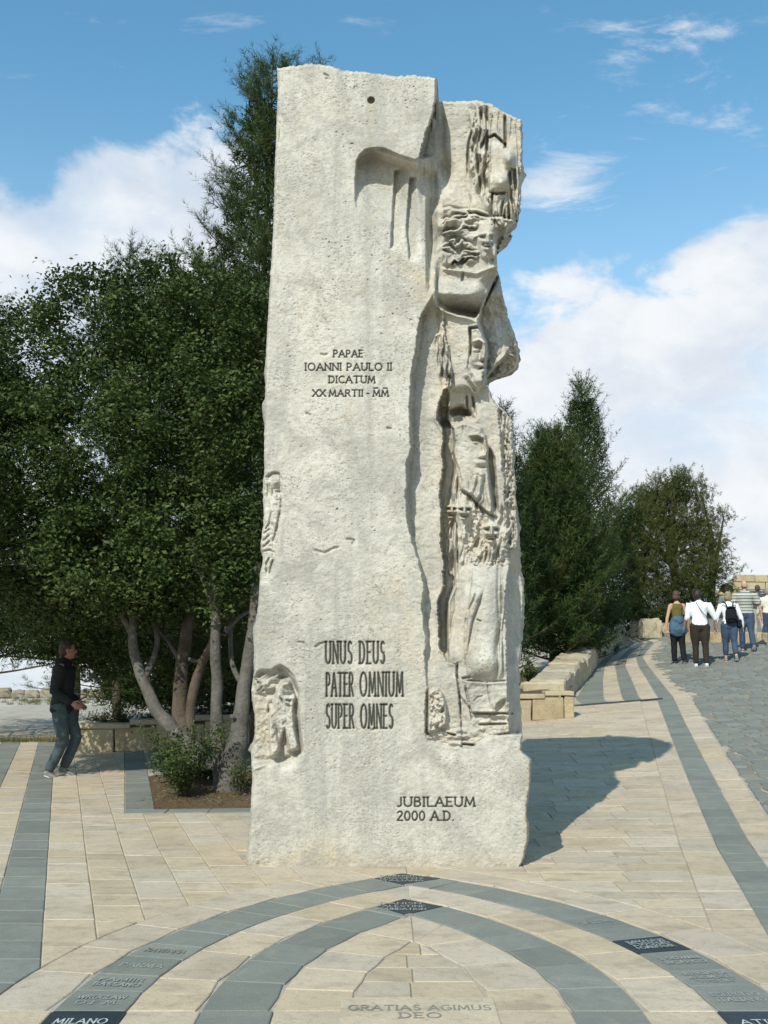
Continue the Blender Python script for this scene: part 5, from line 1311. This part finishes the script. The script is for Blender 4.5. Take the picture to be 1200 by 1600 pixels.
for px, w_, h, lb in ((150, 28, 26, 'spreading green herb at the left end of the planter'), (195, 34, 34, 'middle green herb in the planter, left of the leaning trunk'), (240, 32, 24, 'green herb in the planter behind the leaning trunk')):
    r_ = shrub('herb_plant', lb, px, 1128, w_, h, 17.9, 900, M_leaf, .04, 'plant'); r_.location.z += .32
sprig = shrub('herb_plant', 'small spiky sprig on the wall right of the monument', 825, 1060, 14, 36, 20.6, 200, M_pine, .09, 'plant'); sprig.location.z += .3
# litter and grass
def blades(name, pts, hgt, mat, n, kind='stuff'):
    c_ = pts[rg.randint(0, len(pts), n)] + np.stack([rg.normal(0, .06, n), rg.normal(0, .06, n), np.zeros(n)], -1); a = rg.uniform(0, 6.283, n); h = hgt * rg.uniform(.4, 1.2, n)
    w_ = np.stack([np.cos(a), np.sin(a), 0 * a], -1) * .006; tip = c_ + np.stack([rg.normal(0, .35, n) * h, rg.normal(0, .35, n) * h, h], -1)
    return obj(name, mesh_np(name, np.stack([c_ - w_, c_ + w_, tip], 1).reshape(-1, 3), np.arange(n * 3).reshape(-1, 3), False, {'rnd': np.repeat(rg.uniform(0, 1, n), 3)}), mat, None, kind)
gp = np.array([(x, 19.3 + .25 * abs(mnoise.noise(Vector((x, 0, 0)))) + random.uniform(0, .35), 0) for x in np.linspace(-9, -4.9, 160)]); gp[:, 2] = gzn(gp[:, 0], gp[:, 1]) - .03
blades('dry_grass', gp, .13, M_grass, 5200)
gp = np.array([(random.uniform(-24, -9.5), random.uniform(33.5, 39), 0) for _ in range(500)]); gp = gp[[mnoise.noise(Vector((p[0] * .3, p[1] * .5, 3))) > -.1 for p in gp]]; gp[:, 2] = gzn(gp[:, 0], gp[:, 1]) - .03
gm = blades('grass', gp, .14, M_grass, 9000)
lp = np.stack([rg.uniform(-2.5, -.3, 1500), rg.uniform(10.85, 13.3, 1500)], -1); lz = gzn(lp[:, 0], lp[:, 1]) + .055
obj('leaf_litter', leaf_mesh('leaf_litter', np.concatenate([lp, lz[:, None]], 1), .035, .5, 2.0), M_grass, None, 'stuff')

# ------------------------------------------------------------------ people
def ell_loft(bm, pts, rad, side=Vector((1, 0, 0)), n=12):
    """closed loft; rad = [(half width along side, half depth)], rounded ends"""
    P = [Vector(p) for p in pts]; rad = [(r_, r_) if isinstance(r_, (int, float)) else r_ for r_ in rad]
    e0 = (P[0] - P[1]).normalized(); e1 = (P[-1] - P[-2]).normalized()
    P = [P[0] + e0 * min(rad[0]) * .6] + P + [P[-1] + e1 * min(rad[-1]) * .6]; rad = [(rad[0][0] * .5, rad[0][1] * .5)] + rad + [(rad[-1][0] * .5, rad[-1][1] * .5)]
    rings = []
    for i, p in enumerate(P):
        t_ = (P[min(i + 1, len(P) - 1)] - P[max(i - 1, 0)]).normalized(); b = t_.cross(side)
        if b.length < .05: b = t_.cross(Vector((0, 1, 0)))
        b.normalize(); a = b.cross(t_).normalized()
        rings.append([bm.verts.new(p + a * math.cos(2 * math.pi * k / n) * rad[i][0] + b * math.sin(2 * math.pi * k / n) * rad[i][1]) for k in range(n)])
    for r0, r1 in zip(rings[:-1], rings[1:]):
        for k in range(n): bm.faces.new((r0[k], r0[(k + 1) % n], r1[(k + 1) % n], r1[k]))
    bm.faces.new(rings[0][::-1]); bm.faces.new(rings[-1])
def ell_ball(bm, c_, r_, rot=None):
    m = Matrix.Translation(c_) @ (rot.to_4x4() if rot else Matrix.Identity(4)) @ Matrix.Diagonal((*r_, 1)); bmesh.ops.create_uvsphere(bm, u_segments=16, v_segments=12, radius=1, matrix=m)
def fuse(bm, name, voxel, smooth=4, disp=0.0, scl=8):
    """melt overlapping volumes into one skin"""
    bmesh.ops.recalc_face_normals(bm, faces=bm.faces); me = bpy.data.meshes.new(name); bm.to_mesh(me); bm.free()
    o = bpy.data.objects.new(name, me); C.objects.link(o)
    m = o.modifiers.new('r', 'REMESH'); m.mode = 'VOXEL'; m.voxel_size = voxel; m.use_smooth_shade = True
    s_ = o.modifiers.new('s', 'SMOOTH'); s_.iterations = smooth; s_.factor = .5
    dg = bpy.context.evaluated_depsgraph_get(); dg.update(); me2 = bpy.data.meshes.new_from_object(o.evaluated_get(dg)); bpy.data.objects.remove(o); me2.name = name; bpy.data.meshes.remove(me)
    if disp:
        for v_ in me2.vertices: v_.co += v_.normal * mnoise.noise(v_.co * scl) * disp
    for p in me2.polygons: p.use_smooth = True
    return me2
M_skin = plain('skin', (.52, .30, .20), .6, .35, 0, .08)
M_skin2 = plain('tanned_skin', (.36, .19, .12), .6, .35, 0, .08)
def stripe_mat(name, cols, sc):
    m, t, b = new_mat(name, .85, .2); tcn = t.nodes.new('ShaderNodeTexCoord'); s_ = t.nodes.new('ShaderNodeSeparateXYZ'); t.links.new(tcn.outputs['Object'], s_.inputs[0])
    fr_ = mathn(t, 'FRACT', mathn(t, 'MULTIPLY', s_.outputs[2], sc)); rp = t.nodes.new('ShaderNodeValToRGB'); rp.color_ramp.interpolation = 'CONSTANT'; t.links.new(fr_, rp.inputs[0])
    el0 = rp.color_ramp.elements; el0[0].color = (*cols[0][1], 1); el0[0].position = 0; el0[1].position = cols[1][0]; el0[1].color = (*cols[1][1], 1)
    for p, c_ in cols[2:]: e_ = el0.new(p); e_.color = (*c_, 1)
    t.links.new(rp.outputs[0], b.inputs['Base Color']); return m
def limb_pts(o, a1, l1, a2, l2, out=0.0):
    """two-bone limb in the y-z plane: angles from straight down, + = forward"""
    k = Vector(o) + Vector((out, math.sin(a1) * l1, -math.cos(a1) * l1)); e = k + Vector((out * .4, math.sin(a2) * l2, -math.cos(a2) * l2)); return Vector(o), k, e
def person(label, px, pyf, pyh, yaw, legs, arms, top_mat, bot_mat, shoe_mat, hair_mat, hair='short', skin=None, build=1.0, hips=1.0, sleeve=.95, loose=.014, head_yaw=0.0, vox=.015, group=None, Y=None, jacket_hem=None, lean=0.0, bald=False, cuffs=1.0, neckline=.835):
    foot = gr(px, pyf) if Y is None else Vector((at(px, pyf, Y).x, Y, gz(at(px, pyf, Y).x, Y)))
    Ht = at(px, pyh, foot.y).z - foot.z; root = empty('person', foot, yaw); tag(root, label, 'person', group); s = Ht; skin = skin or M_skin
    ln = lambda z: math.tan(lean) * max(0, z - .53)             # forward lean above the hips
    J = lambda x, y, z: Vector((x * s, (y + ln(z)) * s, z * s))
    lg = []
    for sd, (a1, a2) in zip((-1, 1), legs):
        h_ = J(sd * .048 * hips, 0, .515); k, e = limb_pts(h_, a1, .245 * s, a2, .235 * s)[1:]; lg.append((h_, k, e))
    drop = min(l_[2].z for l_ in lg) - .04 * s
    dz = Vector((0, 0, -drop)); lg = [tuple(p + dz for p in l_) for l_ in lg]; T = lambda x, y, z: J(x, y, z) + dz
    fx = s / (s + drop) if False else 1
    am = []
    for sd, (a1, a2, o_) in zip((-1, 1), arms):
        h_ = T(sd * .098 * build, 0, .80); k, e = limb_pts(h_, a1, .175 * s, a2, .15 * s, sd * o_ * s)[1:]; am.append((h_, k, e))
    hr = Matrix.Rotation(head_yaw, 3, 'Z'); hc = T(0, .012, .925)
    def HP(x, y, z): return hc + hr @ Vector((x * s, y * s, z * s))
    B = build
    tor = [(T(0, 0, .50), (.082 * hips * s, .060 * hips * s)), (T(0, 0, .56), (.080 * hips * s, .058 * s * hips)), (T(0, .004, .62), (.068 * B * s, .050 * B * s)), (T(0, .002, .70), (.078 * B * s, .056 * B * s)), (T(0, -.004, .77), (.088 * B * s, .056 * B * s)), (T(0, -.006, .815), (.070 * B * s, .042 * s)), (T(0, 0, .835), (.035 * s, .035 * s))]
    # body: one skin from head to feet
    bm = bmesh.new(); ell_loft(bm, [q[0] for q in tor], [q[1] for q in tor])
    ell_loft(bm, [T(0, -.002, .81), T(0, .004, .85), hc - Vector((0, 0, .035 * s))], (.034 * s, .029 * s, .030 * s))
    ell_ball(bm, HP(0, -.006, .012), (.042 * s, .053 * s, .056 * s)); ell_ball(bm, HP(0, .012, -.022), (.033 * s, .038 * s, .042 * s))
    ell_ball(bm, HP(0, .052, -.010), (.008 * s, .012 * s, .015 * s)); ell_ball(bm, HP(0, .030, -.052), (.018 * s, .016 * s, .012 * s))
    for sd in (-1, 1):
        ell_ball(bm, HP(sd * .043, -.004, -.006), (.006 * s, .012 * s, .018 * s)); ell_ball(bm, HP(sd * .017, .040, .006), (.010 * s, .008 * s, .006 * s))
    for h_, k, e in am:
        ell_loft(bm, [h_ * .9 + T(0, 0, .80) * .1, h_, h_.lerp(k, .5), k, k.lerp(e, .35), e], (.030 * s, .030 * s * B, .027 * s * B, .022 * s, .022 * s, .0145 * s)); d_ = (e - k).normalized()
        ell_loft(bm, [e, e + d_ * .028 * s, e + d_ * .050 * s], ((.011 * s, .016 * s), (.010 * s, .021 * s), (.008 * s, .019 * s)))
    for h_, k, e in lg:
        ell_loft(bm, [h_, h_.lerp(k, .45), k, k.lerp(e, .35), e], (.056 * s * hips, .050 * s * hips, .032 * s, .033 * s, .019 * s))
    body_me = fuse(bm, 'body', vox * .8, 3)
    # fingers and thumb, joined to the same mesh
    bm = bmesh.new(); bm.from_mesh(body_me)
    for (h_, k, e), sd in zip(am, (-1, 1)):
        d_ = (e - k).normalized(); f0 = e + d_ * .048 * s; wdir = Vector((0, 1, 0)) if abs(d_.y) < .75 else Vector((0, 0, 1)); wdir = (wdir - d_ * wdir.dot(d_)).normalized(); cur = Vector((-sd, 0, 0))
        for i, ln_ in enumerate((.036, .042, .040, .031)):
            b0 = f0 + wdir * (1.5 - i) * .0095 * s; m1 = b0 + d_ * ln_ * .45 * s + cur * .003 * s; m2 = m1 + (d_ + cur * .5).normalized() * ln_ * .35 * s; m3 = m2 + (d_ + cur * 1.2).normalized() * ln_ * .25 * s
            ell_loft(bm, [b0 - d_ * .01 * s, m1, m2, m3], (.0050 * s, .0048 * s, .0044 * s, .0036 * s), n=6)
        t0 = e + d_ * .014 * s + wdir * .015 * s; ell_loft(bm, [t0, t0 + (d_ + wdir * .9).normalized() * .022 * s, t0 + (d_ + wdir * .5 + cur * .2).normalized() * .040 * s], (.0065 * s, .006 * s, .0045 * s), n=6)
    bm.to_mesh(body_me); bm.free()
    for p in body_me.polygons: p.use_smooth = True
    obj('body', body_me, skin, root)
    # eyes
    for sd in (-1, 1):
        bm = bmesh.new(); ell_ball(bm, HP(sd * .017, .0445, .004), (.0055 * s, .003 * s, .003 * s)); obj('eye', bm_mesh(bm, 'eye', True), MATS.get('eye_dark') or plain('eye_dark', (.03, .02, .015), .2), root)
    # top
    g_ = loose
    bm = bmesh.new(); hem = jacket_hem if jacket_hem is not None else .53
    tt = [(T(0, 0, hem), (.086 * max(hips, B) * s + g_, .064 * hips * s + g_))] + [(a, (b[0] + g_, b[1] + g_)) for a, b in tor[1:-1] if a.z > T(0, 0, hem + .03).z] + [(T(0, 0, neckline), (.046 * s, .042 * s))]
    ell_loft(bm, [q[0] for q in tt], [q[1] for q in tt], n=16)
    if sleeve > 0:
        for h_, k, e in am:
            pts_ = [T(0, 0, .80) * .25 + h_ * .75, h_, h_.lerp(k, .5), k]; rr_ = [.036 * s, .034 * s * B + g_ * .8, .031 * s * B + g_ * .8, .026 * s + g_ * .8]
            if sleeve < .5: pts_ = pts_[:2] + [h_.lerp(k, .75)]; rr_ = rr_[:2] + [.032 * s * B + g_]
            else: pts_ += [k.lerp(e, .5 if sleeve > .8 else .15)] + ([e - (e - k) * .05] if sleeve > .8 else []); rr_ += [.024 * s + g_ * .8] + ([.019 * s + g_ * .6] if sleeve > .8 else [])
            ell_loft(bm, pts_, rr_)
    top = obj('shirt', fuse(bm, 'shirt', vox, 3, .007, 9), top_mat, root)
    # trousers
    bm = bmesh.new(); ell_loft(bm, [T(0, 0, .575), T(0, 0, .53), T(0, 0, .475)], ((.080 * hips * s + .008, .060 * hips * s + .008), (.086 * hips * s + .008, .068 * hips * s + .008), (.076 * hips * s + .006, .060 * hips * s + .008)))
    for h_, k, e in lg: ell_loft(bm, [h_ + Vector((0, 0, .02)), h_.lerp(k, .5), k, k.lerp(e, .5), e * cuffs + k * (1 - cuffs) + Vector((0, 0, .012 * s))], (.058 * s * hips + .008, .050 * s * hips + .010, .036 * s + .012, .034 * s + .012, .030 * s + .010))
    obj('trousers', fuse(bm, 'trousers', vox, 3, .008, 10), bot_mat, root)
    # shoes
    for (h_, k, e), (a1, a2) in zip(lg, legs):
        pit_ = Matrix.Rotation(min(0, a2) * .9, 3, 'X'); bm = bmesh.new()
        a0 = e + pit_ @ Vector((0, -.022 * s, -.022 * s)); a1_ = e + pit_ @ Vector((0, .04 * s, -.024 * s)); a2_ = e + pit_ @ Vector((0, .095 * s, -.030 * s))
        ell_loft(bm, [a0, a1_, a2_], ((.021 * s, .020 * s), (.026 * s, .018 * s), (.023 * s, .012 * s))); ell_loft(bm, [e + Vector((0, 0, .015 * s)), a0.lerp(a1_, .3)], (.023 * s, .024 * s)); sh = obj('shoe', fuse(bm, 'shoe', .009, 2), shoe_mat, root)
        bm = bmesh.new(); ell_loft(bm, [a0 + Vector((0, -.004, -.016 * s)), a1_ + Vector((0, 0, -.014 * s)), a2_ + Vector((0, .004, -.008 * s))], ((.023 * s, .005 * s), (.028 * s, .005 * s), (.025 * s, .005 * s))); obj('sole', bm_mesh(bm, 'sole', True), MATS.get('shoe_sole') or plain('shoe_sole', (.55, .56, .57), .7), sh)
    # hair
    bm = bmesh.new()
    if not bald:
        ell_ball(bm, HP(0, -.014, .024), (.048 * s, .054 * s, .052 * s)); ell_ball(bm, HP(0, -.030, -.004), (.046 * s, .040 * s, .050 * s))
        if hair == 'bob': ell_ball(bm, HP(0, -.022, -.020), (.055 * s, .050 * s, .050 * s)); ell_ball(bm, HP(.025, -.01, -.02), (.030 * s, .035 * s, .045 * s)); ell_ball(bm, HP(-.025, -.01, -.02), (.030 * s, .035 * s, .045 * s))
        if hair == 'full': ell_ball(bm, HP(0, -.026, .0), (.060 * s, .055 * s, .060 * s)); ell_ball(bm, HP(-.02, -.04, -.01), (.045 * s, .04 * s, .05 * s))
        obj('hair', fuse(bm, 'hair', .010, 1, .012, 26), hair_mat, root)
    else:
        ell_ball(bm, HP(0, -.034, -.014), (.043 * s, .030 * s, .024 * s)); ell_ball(bm, HP(.03, -.012, -.008), (.016 * s, .026 * s, .014 * s)); ell_ball(bm, HP(-.03, -.012, -.008), (.016 * s, .026 * s, .014 * s)); obj('hair', fuse(bm, 'hair', .009, 1, .005, 26), hair_mat, root)
    return root, s, T, lg, am, HP
M_white = plain('white_cloth', (.78, .79, .80), .9, .2, 0, .03); M_black_c = plain('black_cloth', (.012, .013, .015), .9, .2, 0, .2); M_brown_c = plain('dark_brown_cloth', (.035, .026, .022), .9, .2)
M_denim = plain('denim', (.045, .07, .115), .9, .2, 0, .15, 14); M_fdenim = plain('faded_denim', (.062, .085, .09), .9, .2, 0, .14, 9); M_olive_c = plain('olive_cloth', (.13, .115, .03), .9, .2)
M_blue_c = plain('grey_blue_fleece', (.07, .12, .17), .95, .1, 0, .25); M_jacket = plain('charcoal_jacket', (.014, .017, .018), .8, .3, .01, .25); M_beige_c = plain('beige_cloth', (.42, .38, .30), .9, .2); M_cream = plain('cream_cloth', (.68, .64, .52), .9, .2)
M_greyc = plain('grey_green_cloth', (.16, .19, .17), .9, .2); M_dgrey = plain('dark_grey_cloth', (.07, .08, .085), .9, .2); M_shoe_w = plain('pale_blue_trainer', (.55, .62, .70), .6); M_shoe_g = plain('grey_trainer', (.20, .19, .17), .7); M_shoe_d = plain('dark_shoe', (.03, .028, .026), .6)
M_hair_br = plain('brown_hair', (.075, .042, .026), .7, .4, 0, .5, 60); M_hair_dk = plain('dark_hair', (.022, .014, .012), .6, .4, 0, .5, 60); M_hair_bl = plain('ash_blonde_hair', (.26, .20, .11), .7, .4, 0, .4, 60); M_hair_gr = plain('grey_hair', (.24, .21, .18), .8)
M_strp = stripe_mat('striped_knit', [(0, (.30, .32, .27)), (.22, (.09, .11, .10)), (.34, (.50, .49, .42)), (.60, (.20, .23, .20)), (.74, (.08, .10, .09)), (.84, (.42, .42, .36))], 7.2)
def strap(name, pts, r_, mat, root, sides=6):
    vv, ff = tube(*smooth_path(pts, [r_] * len(pts)), sides); return obj(name, mesh_py(name, vv, ff, True), mat, root)

# man at the left, walking right past the trees and looking at something in his hands
mn, s, T, lg, am, HP = person('man in a dark hooded jacket and faded jeans walking past the trees at the left', 91, 1213, 996, -math.pi / 2, ((.46, -.36), (.16, -.40)), ((-.28, .92, .004), (-.20, 1.0, .004)), M_jacket, M_fdenim, M_shoe_g, M_hair_br,
                              'short', M_skin2, 1.12, 1.0, .95, .030, .25, .011, jacket_hem=.485, lean=.06, neckline=.852)
bm = bmesh.new(); ell_ball(bm, T(0, -.045, .835), (.062 * s, .035 * s, .030 * s)); ell_ball(bm, T(.035, -.02, .845), (.03 * s, .04 * s, .022 * s)); ell_ball(bm, T(-.035, -.02, .845), (.03 * s, .04 * s, .022 * s)); obj('hood', fuse(bm, 'hood', .011, 2, .006, 14), M_jacket, mn)
hand = (am[0][2] + am[1][2]) / 2 + Vector((0, .075, .03)); wp = mn.matrix_basis @ hand
gd = obj('guide_leaflet', rough_block('guide_leaflet', .10, .16, .012, .001, 1, .002), M_dgrey); gd.location = Matrix.LocRotScale(mn.location, mn.rotation_euler, None) @ hand; gd.rotation_euler = (.5, 0, mn.rotation_euler.z); tag(gd, 'small dark leaflet held in the hands of the man in the hooded jacket', 'leaflet')

# walkers going up the road
w1, s, T, lg, am, HP = person('woman in an olive sleeveless top with a blue fleece tied round her waist', 1061, 1038, 923, .04, ((.14, .0), (-.06, -.30)), ((-.04, .06, .05), (.12, .25, .06)), M_olive_c, M_black_c, M_shoe_d, M_hair_br, 'bob', None, .92, 1.02, 0, .007, -.5, neckline=.79)
bm = bmesh.new(); ell_loft(bm, [T(0, -.01, .62), T(0, -.014, .55), T(0, -.02, .46), T(0, -.03, .41)], ((.085 * s, .066 * s), (.118 * s, .085 * s), (.135 * s, .094 * s), (.120 * s, .075 * s))); ell_ball(bm, T(0, -.075, .585), (.05 * s, .03 * s, .035 * s))
fl = obj('tied_fleece', fuse(bm, 'tied_fleece', .014, 2, .014, 11), M_blue_c, w1)
strap('sleeve_knot', [T(-.06, .04, .60), T(-.02, .075, .585), T(.03, .08, .56), T(.045, .07, .47)], .018 * s, M_blue_c, w1); strap('hood_fold', [T(-.05, -.09, .60), T(0, -.105, .555), T(.05, -.09, .60)], .010 * s, M_blue_c, fl)
w2, s, T, lg, am, HP = person('woman in a white long jacket and dark brown trousers with a shoulder strap', 1096, 1042, 921, -.05, ((.10, .05), (-.05, -.12)), ((.12, .75, .035), (.10, .45, .085)), M_white, M_brown_c, M_shoe_w, M_hair_dk, 'full', None, 1.22, 1.22, .7, .016, -.7)
strap('bag_strap', [T(-.05, -.06, .83), T(0, -.092, .72), T(.07, -.095, .63), T(.10, -.05, .56)], .005 * s, M_dgrey, w2); 
w3, s, T, lg, am, HP = person('blonde woman in a white top and blue jeans wearing a black backpack', 1142, 1034, 924, -.10, ((.16, .06), (-.10, -.45)), ((-.10, .1, .07), (.1, .3, .07)), M_white, M_denim, M_shoe_g, M_hair_bl, 'bob', None, 1.05, 1.12, .95, .014, 0, cuffs=.80)
bpk = obj('backpack', None) if False else None
bm = bmesh.new(); ell_loft(bm, [Vector((0, 0, -.15)), Vector((0, 0, -.10)), Vector((0, 0, .08)), Vector((0, .01, .15))], ((.12, .065), (.135, .075), (.12, .07), (.085, .045)), n=16)
bpk = obj('backpack', fuse(bm, 'backpack', .013, 2, .006, 12), M_black_c); M3 = Matrix.LocRotScale(w3.location, w3.rotation_euler, None); bpk.location = M3 @ T(.01, -.115, .665); bpk.rotation_euler.z = w3.rotation_euler.z; tag(bpk, 'small black backpack on the back of the blonde woman', 'backpack')
inv = lambda v_: v_ - T(.01, -.115, .665)
for sd in (-1, 1):
    strap('shoulder_strap', [inv(T(sd * .03, -.09, .76)), inv(T(sd * .055, -.055, .835)), inv(T(sd * .075, .02, .835)), inv(T(sd * .085, .055, .74))], .011, M_black_c, bpk); strap('shoulder_strap', [inv(T(sd * .03, -.10, .75)), inv(T(sd * .07, -.075, .80)), inv(T(sd * .10, -.03, .80))], .008, M_black_c, bpk)
obj('front_pocket', rough_block('front_pocket', .17, .05, .13, .008, 2, .02), M_black_c, bpk, None, (0, -.085, -.12)); obj('flap', rough_block('flap', .19, .12, .03, .006, 2, .012), M_black_c, bpk, None, (0, -.02, .13))
hb_ = obj('shoulder_bag', rough_block('shoulder_bag', .10, .20, .20, .015, 2, .03), M_black_c); hb_.location = M3 @ T(.135, -.01, .47); tag(hb_, 'small black bag hanging at the right hip of the blonde woman', 'bag')
strap('bag_strap', [(0, .05, .19), (-.02, .04, .38), (-.05, .0, .60)], .005, M_black_c, hb_)
w4 = person('balding man in a grey and cream striped shirt and blue jeans', 1168, 1022, 907, -.12, ((.12, .05), (-.22, -.55)), ((.0, .15, .05), (-.05, .2, .07)), M_strp, M_denim, M_shoe_g, M_hair_gr, 'short', None, 1.28, 1.12, .4, .018, 0, bald=True, Y=24.6)[0]
person('dark haired person in a grey green top half hidden by the blonde woman', 1141, 1016, 916, -.1, ((.1, .0), (-.1, -.3)), ((0, .2, .04), (0, .2, .04)), M_greyc, M_dgrey, M_shoe_d, M_hair_dk, 'short', None, 1.1, 1.0, .95, .016, -.7, Y=26.3)
person('man with brown hair, dark grey top and beige trousers beyond the striped shirt', 1188, 1011, 914, .1, ((.2, .05), (-.1, -.35)), ((0, .3, .04), (0, .3, .04)), M_dgrey, M_beige_c, M_shoe_d, M_hair_br, 'short', M_skin2, 1.1, 1.0, .95, .016, 0, Y=26.6)
person('person in a cream shirt and jeans cut off by the right edge', 1203, 1009, 919, 0, ((.12, .0), (-.1, -.3)), ((.1, .5, .05), (.1, .5, .05)), M_cream, M_denim, M_shoe_d, M_hair_gr, 'short', None, 1.1, 1.0, .95, .018, 0, Y=25.8)
